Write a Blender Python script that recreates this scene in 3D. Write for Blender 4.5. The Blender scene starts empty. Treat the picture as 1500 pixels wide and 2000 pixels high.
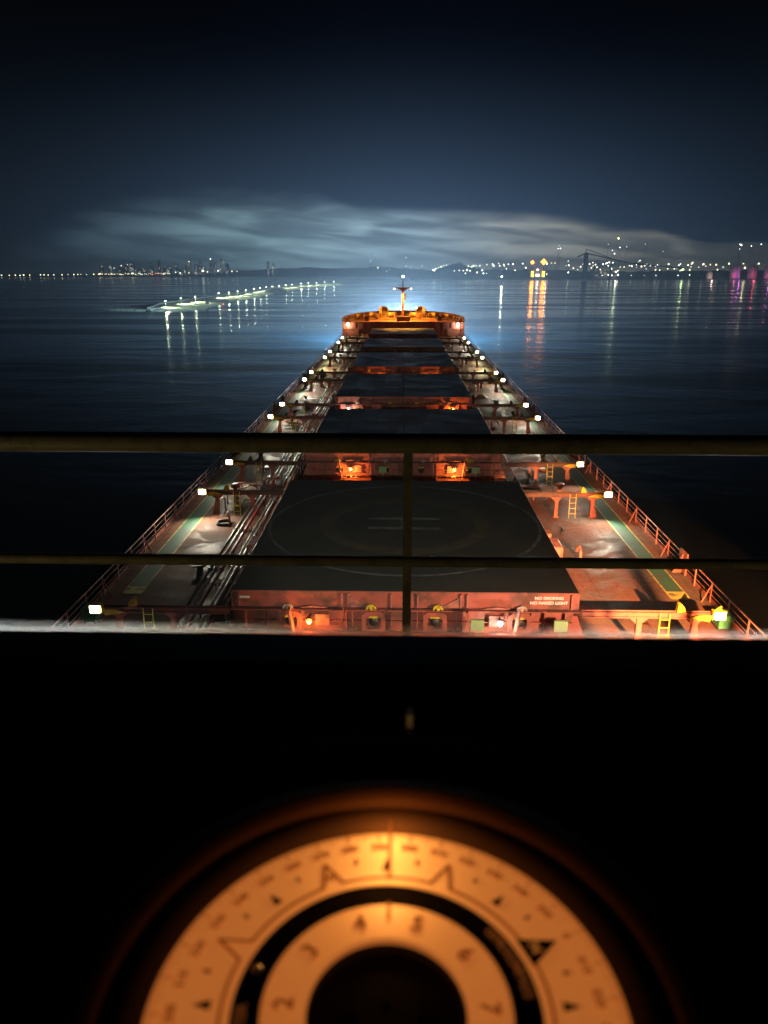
import bpy, math, random
from mathutils import Vector, Matrix
R = math.radians
random.seed(7)
scn = bpy.context.scene
COL = scn.collection

# ------------------------------------------------------------------ camera
F_PX = 1440.0
PITCH, YAW = R(18.07), R(1.40)
CAM = Vector((-0.17, 0.0, 15.1))
cam_d = bpy.data.cameras.new('camera'); cam = bpy.data.objects.new('camera', cam_d); COL.objects.link(cam)
cam.location = CAM; cam.rotation_euler = (R(90) - PITCH, 0, YAW)
cam_d.sensor_fit = 'VERTICAL'; cam_d.sensor_height = 36; cam_d.lens = F_PX / 2000 * 36
cam_d.clip_start = 0.02; cam_d.clip_end = 40000
cam_d.dof.use_dof = True; cam_d.dof.focus_distance = 60; cam_d.dof.aperture_fstop = 6.2
scn.camera = cam
CF = Vector((-math.sin(YAW) * math.cos(PITCH), math.cos(YAW) * math.cos(PITCH), -math.sin(PITCH)))
CR = Vector((math.cos(YAW), math.sin(YAW), 0)); CU = CR.cross(CF)
SHIP_X = 0.0


def at(px, py, dist):
    """world point seen at photo pixel (1500x2000) at forward distance dist"""
    v = CF + CR * ((px - 750) / F_PX) + CU * ((1000 - py) / F_PX)
    return CAM + v * (dist / v.y)


# ------------------------------------------------------------------ render
scn.view_settings.view_transform = 'Standard'; scn.view_settings.look = 'None'
scn.view_settings.exposure = 0.15; scn.view_settings.gamma = 1.0
cy = scn.cycles
cy.use_denoising = True
try:
    cy.denoiser = 'OPENIMAGEDENOISE'
    cy.denoising_input_passes = 'RGB_ALBEDO_NORMAL'
except Exception:
    pass
cy.use_light_tree = True
cy.max_bounces = 5; cy.diffuse_bounces = 2; cy.glossy_bounces = 3; cy.transmission_bounces = 4; cy.volume_bounces = 0
cy.sample_clamp_indirect = 3.0; cy.sample_clamp_direct = 0.0
cy.volume_step_rate = 1.0


# ------------------------------------------------------------------ node helper
class NT:
    def __init__(s, nt): s.nt = nt

    def n(s, typ, **kw):
        x = s.nt.nodes.new(typ)
        for k, v in kw.items():
            if k.startswith('i_'):
                key = k[2:]; x.inputs[int(key) if key.isdigit() else key.replace('_', ' ')].default_value = v
            else:
                setattr(x, k, v)
        return x

    def l(s, a, b): s.nt.links.new(a, b)

    def m(s, op, a, b=None, c=None, clamp=False):
        x = s.nt.nodes.new('ShaderNodeMath'); x.operation = op; x.use_clamp = clamp
        for i, v in enumerate((a, b, c)):
            if v is None: continue
            if isinstance(v, (int, float)): x.inputs[i].default_value = v
            else: s.nt.links.new(v, x.inputs[i])
        return x.outputs[0]

    def mr(s, v, a, b, c, d, smooth=False):
        x = s.nt.nodes.new('ShaderNodeMapRange'); x.interpolation_type = 'SMOOTHSTEP' if smooth else 'LINEAR'
        for i, q in enumerate((v, a, b, c, d)):
            if isinstance(q, (int, float)): x.inputs[i].default_value = q
            else: s.nt.links.new(q, x.inputs[i])
        return x.outputs[0]

    def mix(s, f, a, b, mode='MIX'):
        x = s.nt.nodes.new('ShaderNodeMix'); x.data_type = 'RGBA'; x.blend_type = mode
        for i, q in ((0, f), (6, a), (7, b)):
            if isinstance(q, (int, float)): x.inputs[i].default_value = q
            elif isinstance(q, tuple): x.inputs[i].default_value = (*q[:3], 1)
            else: s.nt.links.new(q, x.inputs[i])
        return x.outputs[2]

    def ramp(s, v, stops, interp='LINEAR'):
        x = s.nt.nodes.new('ShaderNodeValToRGB'); x.color_ramp.interpolation = interp
        e = x.color_ramp.elements
        while len(e) < len(stops): e.new(0.5)
        for i, (p, c) in enumerate(stops):
            e[i].position = p
            e[i].color = (*c, 1) if isinstance(c, tuple) else (c, c, c, 1)
        s.nt.links.new(v, x.inputs[0])
        return x.outputs[0]


# ------------------------------------------------------------------ world: night sky with a low bank of lit fog cloud
w = bpy.data.worlds.new("World"); scn.world = w; w.use_nodes = True
W = NT(w.node_tree); w.node_tree.nodes.clear()
tc = W.n('ShaderNodeTexCoord'); sp = W.n('ShaderNodeSeparateXYZ'); W.l(tc.outputs['Generated'], sp.inputs[0])
el = W.m('MULTIPLY', W.m('ARCSINE', sp.outputs[2]), 57.2958)
az = W.m('MULTIPLY', W.m('ARCTAN2', sp.outputs[0], sp.outputs[1]), 57.2958)
cmb = W.n('ShaderNodeCombineXYZ')
W.l(W.m('MULTIPLY', az, 0.07), cmb.inputs[0]); W.l(W.m('MULTIPLY', el, 0.32), cmb.inputs[1])
nz = W.n('ShaderNodeTexNoise', i_Scale=1.0, i_Detail=6.0, i_Roughness=0.55, i_Distortion=0.9); W.l(cmb.outputs[0], nz.inputs['Vector'])
cmb2 = W.n('ShaderNodeCombineXYZ')
W.l(W.m('MULTIPLY', az, 0.16), cmb2.inputs[0]); W.l(W.m('ADD', W.m('MULTIPLY', el, 1.1), W.m('MULTIPLY', az, 0.09)), cmb2.inputs[1]); cmb2.inputs[2].default_value = 3.3
nz2 = W.n('ShaderNodeTexNoise', i_Scale=1.0, i_Detail=4.0, i_Roughness=0.45, i_Distortion=.6); W.l(cmb2.outputs[0], nz2.inputs['Vector'])
ael = W.m('ABSOLUTE', el)
eax = W.m('MAXIMUM', el, 0.0)
# base night sky: navy, brighter towards the town ahead, black away from it
azf = W.m('EXPONENT', W.m('MULTIPLY', W.m('POWER', W.m('DIVIDE', W.m('ABSOLUTE', W.m('ADD', az, -1.0)), 19.0), 2.0), -1.0))
elf = W.m('ADD', W.m('MULTIPLY', W.m('EXPONENT', W.m('MULTIPLY', W.m('POWER', W.m('DIVIDE', ael, 8.5), 2.0), -1.0)), 0.95), 0.05)
base = W.m('MULTIPLY', W.m('ADD', W.m('MULTIPLY', azf, 0.93), 0.07), elf)
# cloud top (degrees) as a function of azimuth -32..32
azn = W.mr(az, -32.0, 32.0, 0.0, 1.0)
def AZ(px): return (math.degrees(math.atan((px - 787) / 1514.0)) + 32) / 64
topr = W.ramp(azn, [(0.0, .05), (AZ(0), .08), (AZ(150), .42), (AZ(320), .56), (AZ(470), .60), (AZ(640), .49), (AZ(760), .43), (AZ(1000), .43), (AZ(1180), .36), (AZ(1330), .22), (AZ(1390), .17), (AZ(1500), .23), (1.0, .2)], 'B_SPLINE')
top = W.m('ADD', W.m('MULTIPLY', topr, 10.0), W.m('MULTIPLY', W.m('ADD', nz.outputs[0], -0.5), 2.6))
soft = W.ramp(azn, [(AZ(0), .30), (AZ(450), .32), (AZ(700), .16), (AZ(1100), .10), (AZ(1500), .05)])
softd = W.m('MULTIPLY', soft, 10.0)
dens = W.mr(W.m('DIVIDE', W.m('SUBTRACT', top, el), softd), -0.1, 1.0, 0.0, 1.0, True)
wisp = W.mr(nz2.outputs[0], 0.34, 0.68, 0.45, 1.4, True)
bri = W.ramp(azn, [(AZ(-60), .05), (AZ(60), .09), (AZ(250), .28), (AZ(430), .62), (AZ(640), .95), (AZ(850), 1.0), (AZ(1050), .82), (AZ(1250), .55), (AZ(1500), .42), (1.0, .15)], 'EASE')
ccol = W.ramp(azn, [(AZ(0), (.050, .080, .11)), (AZ(450), (.075, .122, .128)), (AZ(800), (.088, .125, .138)), (AZ(1000), (.105, .108, .090)), (AZ(1200), (.105, .098, .070)), (AZ(1500), (.080, .082, .075))])
cb = W.m('MULTIPLY', W.m('MULTIPLY', dens, wisp), bri)
navy = W.mix(1.0, (.0165, .029, .060), W.n('ShaderNodeCombineXYZ').outputs[0], 'ADD')
b1 = W.n('ShaderNodeBackground'); b1.inputs[0].default_value = (.0105, .0235, .0600, 1); W.l(base, b1.inputs[1])
b2 = W.n('ShaderNodeBackground'); W.l(ccol, b2.inputs[0]); W.l(W.m('MULTIPLY', cb, W.m('ADD', 2.3, W.m('MULTIPLY', W.m('EXPONENT', W.m('MULTIPLY', eax, -.9)), 1.5))), b2.inputs[1])
add = W.n('ShaderNodeAddShader'); W.l(b1.outputs[0], add.inputs[0]); W.l(b2.outputs[0], add.inputs[1])
wo = W.n('ShaderNodeOutputWorld'); W.l(add.outputs[0], wo.inputs[0])
w.cycles.sampling_method = 'MANUAL'; w.cycles.sample_map_resolution = 512


# ------------------------------------------------------------------ materials
MATS = {}


def mat(name, col, rough=0.5, metal=0.0, col2=None, scale=1.5, thr=(0.45, 0.65), bump=0.0, bscale=8.0, emis=None, estr=0.0, rough2=None, spec=0.5, stretch=(1, 1, 1), detail=6.0):
    m = bpy.data.materials.new(name); m.use_nodes = True; T = NT(m.node_tree)
    b = m.node_tree.nodes['Principled BSDF']
    b.inputs['Base Color'].default_value = (*col, 1); b.inputs['Roughness'].default_value = rough; b.inputs['Metallic'].default_value = metal
    b.inputs['Specular IOR Level'].default_value = spec
    if col2 is not None or bump:
        tc = T.n('ShaderNodeNewGeometry'); mp = T.n('ShaderNodeMapping'); mp.inputs['Scale'].default_value = stretch
        T.l(tc.outputs['Position'], mp.inputs[0])
    if col2 is not None:
        n = T.n('ShaderNodeTexNoise', i_Scale=scale, i_Detail=detail, i_Roughness=0.62); T.l(mp.outputs[0], n.inputs['Vector'])
        f = T.mr(n.outputs[0], thr[0], thr[1], 0, 1, True)
        T.l(T.mix(f, col, col2), b.inputs['Base Color'])
        if rough2 is not None: T.l(T.mr(f, 0, 1, rough, rough2), b.inputs['Roughness'])
    if bump:
        n2 = T.n('ShaderNodeTexNoise', i_Scale=bscale, i_Detail=4.0); T.l(mp.outputs[0], n2.inputs['Vector'])
        bp = T.n('ShaderNodeBump', i_Strength=bump, i_Distance=0.02); T.l(n2.outputs[0], bp.inputs['Height']); T.l(bp.outputs[0], b.inputs['Normal'])
    if emis is not None:
        b.inputs['Emission Color'].default_value = (*emis, 1); b.inputs['Emission Strength'].default_value = estr
    MATS[name] = m
    return m


def emat(name, col, s, sampling='AUTO'):
    m = bpy.data.materials.new(name); m.use_nodes = True
    b = m.node_tree.nodes['Principled BSDF']; b.inputs['Base Color'].default_value = (*[min(1, c) for c in col], 1)
    b.inputs['Emission Color'].default_value = (*col, 1); b.inputs['Emission Strength'].default_value = s; b.inputs['Roughness'].default_value = .4
    m.cycles.emission_sampling = sampling
    MATS[name] = m
    return m


RED = mat('red_oxide_paint', (.36, .095, .062), .45, col2=(.13, .050, .030), scale=1.2, thr=(.42, .68), bump=.25, bscale=5, rough2=.75)
RED2 = mat('faded_red_paint', (.40, .145, .105), .5, col2=(.16, .07, .05), scale=2.4, bump=.2, rough2=.8)
BEAM = mat('dark_rail_steel', (.085, .035, .028), .5, col2=(.20, .055, .035), scale=1.6, bump=.2)
YEL = mat('yellow_paint', (.62, .46, .03), .45, col2=(.35, .24, .03), scale=4)
YLINE = mat('yellow_line_paint', (.42, .35, .06), .6, col2=(.14, .10, .04), scale=3, thr=(.5, .62))
GRNBOX = mat('green_box_paint', (.05, .22, .09), .45, col2=(.04, .10, .05), scale=3)
PIPEW = mat('galvanised_pipe', (.42, .43, .42), .35, metal=.6, col2=(.22, .15, .11), scale=2.5, bump=.1)
PIPER = mat('red_fire_pipe', (.45, .05, .045), .4, col2=(.22, .05, .04), scale=2.5)
PIPED = mat('dark_hydraulic_pipe', (.06, .075, .065), .35, metal=.3, col2=(.12, .06, .045), scale=2)
WHITE = mat('white_lettering', (.8, .78, .68), .6)
STEEL = mat('dark_steel', (.05, .048, .045), .5, metal=.5)
BLACK = mat('black_rubber', (.012, .012, .012), .6)
ORN = mat('orange_buff_paint', (.50, .24, .06), .5, col2=(.30, .12, .04), scale=2)
COAMW = mat('pale_bracket_paint', (.42, .30, .24), .5, col2=(.25, .10, .07), scale=3)


def deck_mat():
    m = bpy.data.materials.new('wet_dusty_deck_plating'); m.use_nodes = True; T = NT(m.node_tree); b = m.node_tree.nodes['Principled BSDF']
    g = T.n('ShaderNodeNewGeometry')
    mp = T.n('ShaderNodeMapping'); T.l(g.outputs['Position'], mp.inputs[0])
    n1 = T.n('ShaderNodeTexNoise', i_Scale=.22, i_Detail=7.0, i_Roughness=.65, i_Distortion=.6); T.l(mp.outputs[0], n1.inputs['Vector'])
    n2 = T.n('ShaderNodeTexNoise', i_Scale=1.3, i_Detail=8.0, i_Roughness=.7, i_Distortion=1.5); T.l(mp.outputs[0], n2.inputs['Vector'])
    n3 = T.n('ShaderNodeTexNoise', i_Scale=.5, i_Detail=5.0, i_Distortion=2.0); T.l(mp.outputs[0], n3.inputs['Vector'])
    # plates: brick lines
    sp = T.n('ShaderNodeSeparateXYZ'); T.l(g.outputs['Position'], sp.inputs[0])
    cm = T.n('ShaderNodeCombineXYZ'); T.l(sp.outputs[1], cm.inputs[0]); T.l(sp.outputs[0], cm.inputs[1])
    br = T.n('ShaderNodeTexBrick', i_Scale=1.0, i_Mortar_Size=.025, i_Brick_Width=7.0, i_Row_Height=2.4, i_Color1=(1, 1, 1, 1), i_Color2=(.72, .72, .72, 1), i_Mortar=(.3, .3, .3, 1)); T.l(cm.outputs[0], br.inputs['Vector'])
    c = T.mix(T.mr(n1.outputs[0], .40, .62, 0, 1, True), (.17, .065, .04), (.125, .085, .066))
    c = T.mix(T.mr(n2.outputs[0], .48, .76, 0, .6, True), c, (.20, .155, .125))
    c = T.mix(T.mr(n3.outputs[0], .56, .66, 0, .8, True), c, (.085, .045, .035))
    n4 = T.n('ShaderNodeTexNoise', i_Scale=5.5, i_Detail=9.0, i_Roughness=.8, i_Distortion=.8); T.l(mp.outputs[0], n4.inputs['Vector'])
    c = T.mix(T.mr(n4.outputs[0], .52, .66, 0, .75, True), c, (.05, .032, .025))
    c = T.mix(T.mr(n4.outputs[0], .44, .34, 0, .55, True), c, (.30, .24, .20))
    c = T.mix(.55, c, T.mix(1.0, c, br.outputs[0], 'MULTIPLY'))
    T.l(c, b.inputs['Base Color'])
    T.l(T.mr(n3.outputs[0], .42, .62, .8, .5, True), b.inputs['Roughness'])
    b.inputs['Specular IOR Level'].default_value = .06
    bp = T.n('ShaderNodeBump', i_Strength=.5, i_Distance=.04); T.l(n2.outputs[0], bp.inputs['Height']); T.l(bp.outputs[0], b.inputs['Normal'])
    return m


DECK = deck_mat()


def walk_mat():
    return mat('green_walkway_paint', (.018, .085, .042), .6, col2=(.05, .06, .045), scale=1.1, thr=(.45, .7), bump=.2, rough2=.7)


WALK = walk_mat()


def cover_mat(name, a, b2, c3, sc=.35):
    m = bpy.data.materials.new(name); m.use_nodes = True; T = NT(m.node_tree); b = m.node_tree.nodes['Principled BSDF']
    g = T.n('ShaderNodeNewGeometry')
    v = T.n('ShaderNodeTexVoronoi', i_Scale=.55, i_Randomness=.8); v.distance = 'CHEBYCHEV'; T.l(g.outputs['Position'], v.inputs['Vector'])
    n = T.n('ShaderNodeTexNoise', i_Scale=sc, i_Detail=7.0, i_Roughness=.7, i_Distortion=.5); T.l(g.outputs['Position'], n.inputs['Vector'])
    n2 = T.n('ShaderNodeTexNoise', i_Scale=3.0, i_Detail=5.0); T.l(g.outputs['Position'], n2.inputs['Vector'])
    c = T.mix(T.mr(n.outputs[0], .3, .7, 0, 1, True), a, b2)
    sv = T.n('ShaderNodeSeparateColor'); T.l(v.outputs['Color'], sv.inputs[0])
    sp_ = T.n('ShaderNodeSeparateXYZ'); T.l(g.outputs['Position'], sp_.inputs[0])
    c = T.mix(T.mr(sv.outputs[0], .5, .8, 0, .45), c, c3)
    br = T.n('ShaderNodeTexBrick', i_Scale=1.0, i_Mortar_Size=.05, i_Brick_Width=2.4, i_Row_Height=2.9, i_Bias=-.1, i_Color1=(1.25, 1.25, 1.3, 1), i_Color2=(.45, .45, .45, 1), i_Mortar=(.25, .25, .25, 1)); br.offset = 0.0
    T.l(g.outputs['Position'], br.inputs['Vector']); c = T.mix(.75, c, T.mix(1.0, c, br.outputs[0], 'MULTIPLY'))
    T.l(c, b.inputs['Base Color']); T.l(T.mr(T.m('MULTIPLY', sv.outputs[1], n2.outputs[0]), .05, .4, .38, .56), b.inputs['Roughness'])
    bp = T.n('ShaderNodeBump', i_Strength=.2, i_Distance=.03); T.l(n2.outputs[0], bp.inputs['Height']); T.l(bp.outputs[0], b.inputs['Normal'])
    return m


COVER_NEAR = mat('dark_green_helideck_paint', (.050, .056, .048), .62, col2=(.066, .068, .056), scale=.5, bump=.15)
COVER_FAR = cover_mat('wet_hatch_cover_paint', (.085, .083, .09), (.115, .112, .118), (.15, .15, .16))
COVER_FAR2 = cover_mat('rusty_hatch_cover_paint', (.07, .066, .07), (.095, .086, .084), (.12, .115, .12), .8)
HELI = mat('faded_landing_mark_paint', (.17, .19, .19), .7, col2=(.08, .09, .085), scale=1.5, thr=(.4, .65))
HELIY = mat('faded_yellow_mark_paint', (.095, .09, .055), .7, col2=(.065, .066, .05), scale=1.2, thr=(.4, .65))


# ------------------------------------------------------------------ mesh helper
class MB:
    def __init__(s): s.v = []; s.f = []; s.sm = []

    def add(s, vs, fs, smooth=False, M=None):
        o = len(s.v)
        s.v += [tuple(M @ Vector(p)) if M is not None else tuple(p) for p in vs]
        s.f += [tuple(i + o for i in f) for f in fs]; s.sm += [smooth] * len(fs)
        return s

    def box(s, x0, x1, y0, y1, z0, z1, M=None, c=0.0):
        if x0 > x1: x0, x1 = x1, x0
        if y0 > y1: y0, y1 = y1, y0
        vs = [(x0, y0, z0), (x1, y0, z0), (x1, y1, z0), (x0, y1, z0), (x0, y0, z1), (x1, y0, z1), (x1, y1, z1), (x0, y1, z1)]
        if c:
            vs = [(x0, y0, z0), (x1, y0, z0), (x1, y1, z0), (x0, y1, z0), (x0, y0, z1 - c), (x1, y0, z1 - c), (x1, y1, z1 - c), (x0, y1, z1 - c), (x0 + c, y0 + c, z1), (x1 - c, y0 + c, z1), (x1 - c, y1 - c, z1), (x0 + c, y1 - c, z1)]
            fs = [(0, 3, 2, 1), (0, 1, 5, 4), (1, 2, 6, 5), (2, 3, 7, 6), (3, 0, 4, 7), (4, 5, 9, 8), (5, 6, 10, 9), (6, 7, 11, 10), (7, 4, 8, 11), (8, 9, 10, 11)]
            return s.add(vs, fs, M=M)
        return s.add(vs, [(0, 3, 2, 1), (4, 5, 6, 7), (0, 1, 5, 4), (1, 2, 6, 5), (2, 3, 7, 6), (3, 0, 4, 7)], M=M)

    def tube(s, pts, r, n=8, cap=True, r2=None):
        pts = [Vector(p) for p in pts]; N = len(pts); vs = []; fs = []
        for i, p in enumerate(pts):
            d = (pts[min(i + 1, N - 1)] - pts[max(i - 1, 0)]).normalized()
            a = Vector((0, 0, 1)) if abs(d.z) < .9 else Vector((1, 0, 0))
            u = d.cross(a).normalized(); v = d.cross(u)
            rr = r if r2 is None else r + (r2 - r) * i / (N - 1)
            for k in range(n):
                t = 2 * math.pi * k / n
                vs.append(p + (u * math.cos(t) + v * math.sin(t)) * rr)
        for i in range(N - 1):
            for k in range(n):
                a = i * n + k; b = i * n + (k + 1) % n
                fs.append((a, b, b + n, a + n))
        s.add(vs, fs, True)
        if cap: s.add(vs[:n], [tuple(range(n - 1, -1, -1))]); s.add(vs[-n:], [tuple(range(n))])
        return s

    def prism(s, poly, axis, a, b, M=None):
        """extrude 2D poly along axis (0=x: poly=(y,z); 1=y: poly=(x,z); 2=z: poly=(x,y))"""
        def P(p, t): return (t, p[0], p[1]) if axis == 0 else ((p[0], t, p[1]) if axis == 1 else (p[0], p[1], t))
        n = len(poly)
        vs = [P(p, a) for p in poly] + [P(p, b) for p in poly]
        fs = [tuple(range(n)), tuple(range(2 * n - 1, n - 1, -1))] + [(i, (i + 1) % n + 0, (i + 1) % n + n, i + n) for i in range(n)]
        return s.add(vs, fs, M=M)

    def ring(s, c, r0, r1, z0, z1, a0=0, a1=360, n=48, axis=2, smooth=False):
        """annulus with thickness"""
        def P(r, t, z):
            x, y = r * math.sin(t), r * math.cos(t)
            if axis == 2: return (c[0] + x, c[1] + y, c[2] + z)
            if axis == 1: return (c[0] + x, c[1] + z, c[2] + y)
            return (c[0] + z, c[1] + x, c[2] + y)
        full = abs(a1 - a0) >= 359.9; vs = []; fs = []
        m = n if full else n + 1
        for i in range(m):
            t = R(a0 + (a1 - a0) * i / n)
            vs += [P(r0, t, z0), P(r1, t, z0), P(r1, t, z1), P(r0, t, z1)]
        for i in range(n):
            a = i * 4; b = ((i + 1) % m) * 4
            for k in range(4): fs.append((a + k, a + (k + 1) % 4, b + (k + 1) % 4, b + k))
        if not full: fs += [(0, 1, 2, 3), (n * 4 + 3, n * 4 + 2, n * 4 + 1, n * 4)]
        return s.add(vs, fs, smooth)

    def lathe(s, prof, c=(0, 0, 0), n=24, axis=2, smooth=True):
        vs = []; fs = []; m = len(prof)
        for i in range(n):
            t = 2 * math.pi * i / n
            for r, z in prof:
                x, y = r * math.cos(t), r * math.sin(t)
                p = (x, y, z) if axis == 2 else ((z, x, y) if axis == 0 else (x, z, y))
                vs.append((c[0] + p[0], c[1] + p[1], c[2] + p[2]))
        for i in range(n):
            for k in range(m - 1):
                a = i * m + k; b = ((i + 1) % n) * m + k
                fs.append((a, b, b + 1, a + 1))
        return s.add(vs, fs, smooth)

    def mesh(s, name, m):
        me = bpy.data.meshes.new(name); me.from_pydata(s.v, [], s.f); me.materials.append(m)
        me.polygons.foreach_set('use_smooth', s.sm); me.validate(); me.update()
        import bmesh
        bm = bmesh.new(); bm.from_mesh(me); bmesh.ops.recalc_face_normals(bm, faces=bm.faces); bm.to_mesh(me); bm.free()
        return me

    def build(s, name, m, parent=None, loc=None):
        o = bpy.data.objects.new(name, s.mesh(name, m)); COL.objects.link(o)
        if parent is not None: o.parent = parent
        if loc is not None: o.location = loc
        return o


def text_geo(s, size, off=0):
    cu = bpy.data.curves.new('t', 'FONT'); cu.body = s; cu.size = size; cu.align_x = 'CENTER'; cu.align_y = 'CENTER'; cu.resolution_u = 3; cu.offset = off * size
    o = bpy.data.objects.new('t', cu); COL.objects.link(o)
    dg = bpy.context.evaluated_depsgraph_get(); dg.update()
    me = bpy.data.meshes.new_from_object(o.evaluated_get(dg))
    vs = [tuple(v.co) for v in me.vertices]; fs = [tuple(p.vertices) for p in me.polygons]
    bpy.data.objects.remove(o); bpy.data.curves.remove(cu); bpy.data.meshes.remove(me)
    return vs, fs


def tag(o, label=None, cat=None, group=None, kind=None):
    if label: o['label'] = label
    if cat: o['category'] = cat
    if group: o['group'] = group
    if kind: o['kind'] = kind
    return o


def thing(name, loc, label, cat, group=None, rz=0):
    o = bpy.data.objects.new(name, None); COL.objects.link(o); o.location = loc; o.rotation_euler = (0, 0, rz); o.empty_display_size = .2
    return tag(o, label, cat, group)


def pobj(name, me, parent, loc=None):
    o = bpy.data.objects.new(name, me); COL.objects.link(o); o.parent = parent
    if loc is not None: o.location = loc
    return o


def light(parent, loc, power, col, r=.1, typ='POINT', name='lamp_light', aim=None, size=None, blend=.5):
    d = bpy.data.lights.new(name, typ); d.energy = power; d.color = col; d.shadow_soft_size = r
    if typ == 'SPOT': d.spot_size = R(size); d.spot_blend = blend
    o = bpy.data.objects.new(name, d); COL.objects.link(o); o.parent = parent; o.location = loc
    if aim is not None:
        o.rotation_euler = Vector(aim).to_track_quat('-Z', 'Y').to_euler()
    return o


ORD = ['nearest', 'second', 'third', 'fourth', 'fifth', 'sixth']
# ------------------------------------------------------------------ water
def water_mat():
    m = bpy.data.materials.new('harbour_water'); m.use_nodes = True; T = NT(m.node_tree); b = m.node_tree.nodes['Principled BSDF']
    b.inputs['Base Color'].default_value = (.004, .015, .022, 1); b.inputs['Roughness'].default_value = .16; b.inputs['IOR'].default_value = 1.33
    g = T.n('ShaderNodeNewGeometry')
    mpb = T.n('ShaderNodeMapping'); mpb.inputs['Scale'].default_value = (.006, .035, 1); T.l(g.outputs['Position'], mpb.inputs[0])
    nb_ = T.n('ShaderNodeTexNoise', i_Scale=1.0, i_Detail=4.0, i_Distortion=.8); T.l(mpb.outputs[0], nb_.inputs['Vector'])
    T.l(T.mr(nb_.outputs[0], .42, .6, .07, .24, True), b.inputs['Roughness'])
    hs = None
    for sc, st, amp in ((.06, (1, 1.9, 1), 1.6), (.32, (1, 1.7, 1), .45), (1.3, (1, 1.4, 1), .10)):
        mp = T.n('ShaderNodeMapping'); mp.inputs['Scale'].default_value = st; mp.inputs['Rotation'].default_value = (0, 0, .25 * amp); T.l(g.outputs['Position'], mp.inputs[0])
        n = T.n('ShaderNodeTexNoise', i_Scale=sc, i_Detail=3.0, i_Roughness=.5, i_Distortion=.4); T.l(mp.outputs[0], n.inputs['Vector'])
        h = T.m('MULTIPLY', n.outputs[0], amp); hs = h if hs is None else T.m('ADD', hs, h)
    bp = T.n('ShaderNodeBump', i_Strength=.13, i_Distance=.8); T.l(hs, bp.inputs['Height']); T.l(bp.outputs[0], b.inputs['Normal'])
    return m


WZ = -6.0
tag(MB().add([(-9000, -600, WZ), (9000, -600, WZ), (9000, 9000, WZ), (-9000, 9000, WZ)], [(0, 1, 2, 3)]).build('water', water_mat()), kind='structure')

# ------------------------------------------------------------------ ship: hull and deck
HB = 14.8
FY0, FY1, FZ = 184.0, 212.0, 3.5


def bow_hw(y):
    t = max(0, (y - FY0) / (FY1 - FY0)); return HB * max(0.0, 1 - t ** 2.3) ** .5


mb = MB()
out = [(-HB, -6), (-HB, FY0)]
bowp = [FY0 + (FY1 - FY0) * (1 - (1 - i / 22) ** 1.7) for i in range(1, 23)]
outl = [(HB, -6.0), (HB, FY0)] + [(bow_hw(y), y) for y in bowp]
outr = [(-x, y) for x, y in reversed(outl[:-1])]
outline = outl + outr
n = len(outline)


def zt(y): return -.02
vs = [(x, y, -.03) for x, y in outline] + [(x * (.98 if y < FY0 else .93), y if y < FY0 else FY0 + (y - FY0) * .9, -6.4) for x, y in outline]
mb.add(vs, [(i, (i + 1) % n, (i + 1) % n + n, i + n) for i in range(n)])
hull = mb.build('ship_hull', mat('hull_paint', (.16, .03, .025), .5, col2=(.08, .03, .03), scale=.6)); tag(hull, 'dark red hull side of the cargo ship below its deck edge', 'ship hull')
mb = MB(); mb.prism([(-HB, -6), (HB, -6), (HB, FY0 + .2), (-HB, FY0 + .2)], 2, -.3, 0); tag(mb.build('ship_deck', DECK), kind='structure')
for s, nm in ((-1, 'port'), (1, 'starboard')):
    o = MB().box(s * 13.0, s * 13.85, 33, 183, .004, .008).build('walkway', WALK); tag(o, kind='structure')
    m2 = MB()
    for x in (12.97, 13.88):
        m2.box(s * (x - .035), s * (x + .035), 33, 183, .009, .012)
    for yy in (33.4, 71, 97.2, 124, 151):
        m2.box(s * 13.0, s * 13.85, yy - .45, yy + .45, .0125, .0155)
    m2.build('painted_line', YLINE, o)
    # deck edge fishplate
    o = MB().box(s * 14.72, s * 14.80, -6, FY0, .001, .16).build('gutter_bar', RED)
    tag(o, 'low red gutter bar along the %s edge of the deck' % nm, 'gutter bar')

# transverse seams / small doubler plates on the side decks
# ------------------------------------------------------------------ hatches
HAT = [(28.2, 45.4), (53.3, 71.2), (78.6, 97.3), (105, 123.7), (133.0, 150.6), (161.5, 178.5)]
HW = 7.28
ZC, ZT = 1.55, 2.40
lug_me = None
hl = ['nearest cargo hatch, its dark cover painted with a helicopter landing circle',
      'second cargo hatch from the bridge, two orange lamps on its near end',
      'third cargo hatch from the bridge, one white and one orange lamp on its near end',
      'fourth cargo hatch from the bridge, two thin orange glows on its near end',
      'fifth cargo hatch from the bridge, patchy grey wet cover',
      'farthest cargo hatch, its cover lit orange by the forecastle lamps']


def octo_plate(mb, cx, y, cz, w, h, t, hole=.62):
    """rectangular plate with an octagonal hole, facing -y"""
    k = 16; outer = []; inner = []
    for i in range(k):
        a = 2 * math.pi * (i + .5) / k; ca, sa = math.cos(a), math.sin(a)
        m_ = max(abs(ca), abs(sa)); outer.append((cx + ca / m_ * w / 2, cz + sa / m_ * h / 2))
        # octagon-ish
        p = (abs(ca) ** 4 + abs(sa) ** 4) ** .25
        inner.append((cx + ca / p * w / 2 * hole, cz + sa / p * h / 2 * hole))
    vs = [(x, y, z) for x, z in outer] + [(x, y, z) for x, z in inner] + [(x, y + t, z) for x, z in outer] + [(x, y + t, z) for x, z in inner]
    fs = []
    for i in range(k):
        j = (i + 1) % k
        fs += [(i, j, j + k, i + k), (i + 2 * k, i + 3 * k, j + 3 * k, j + 2 * k), (i, i + 2 * k, j + 2 * k, j), (i + k, j + k, j + 3 * k, i + 3 * k)]
    mb.add(vs, fs)


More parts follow.
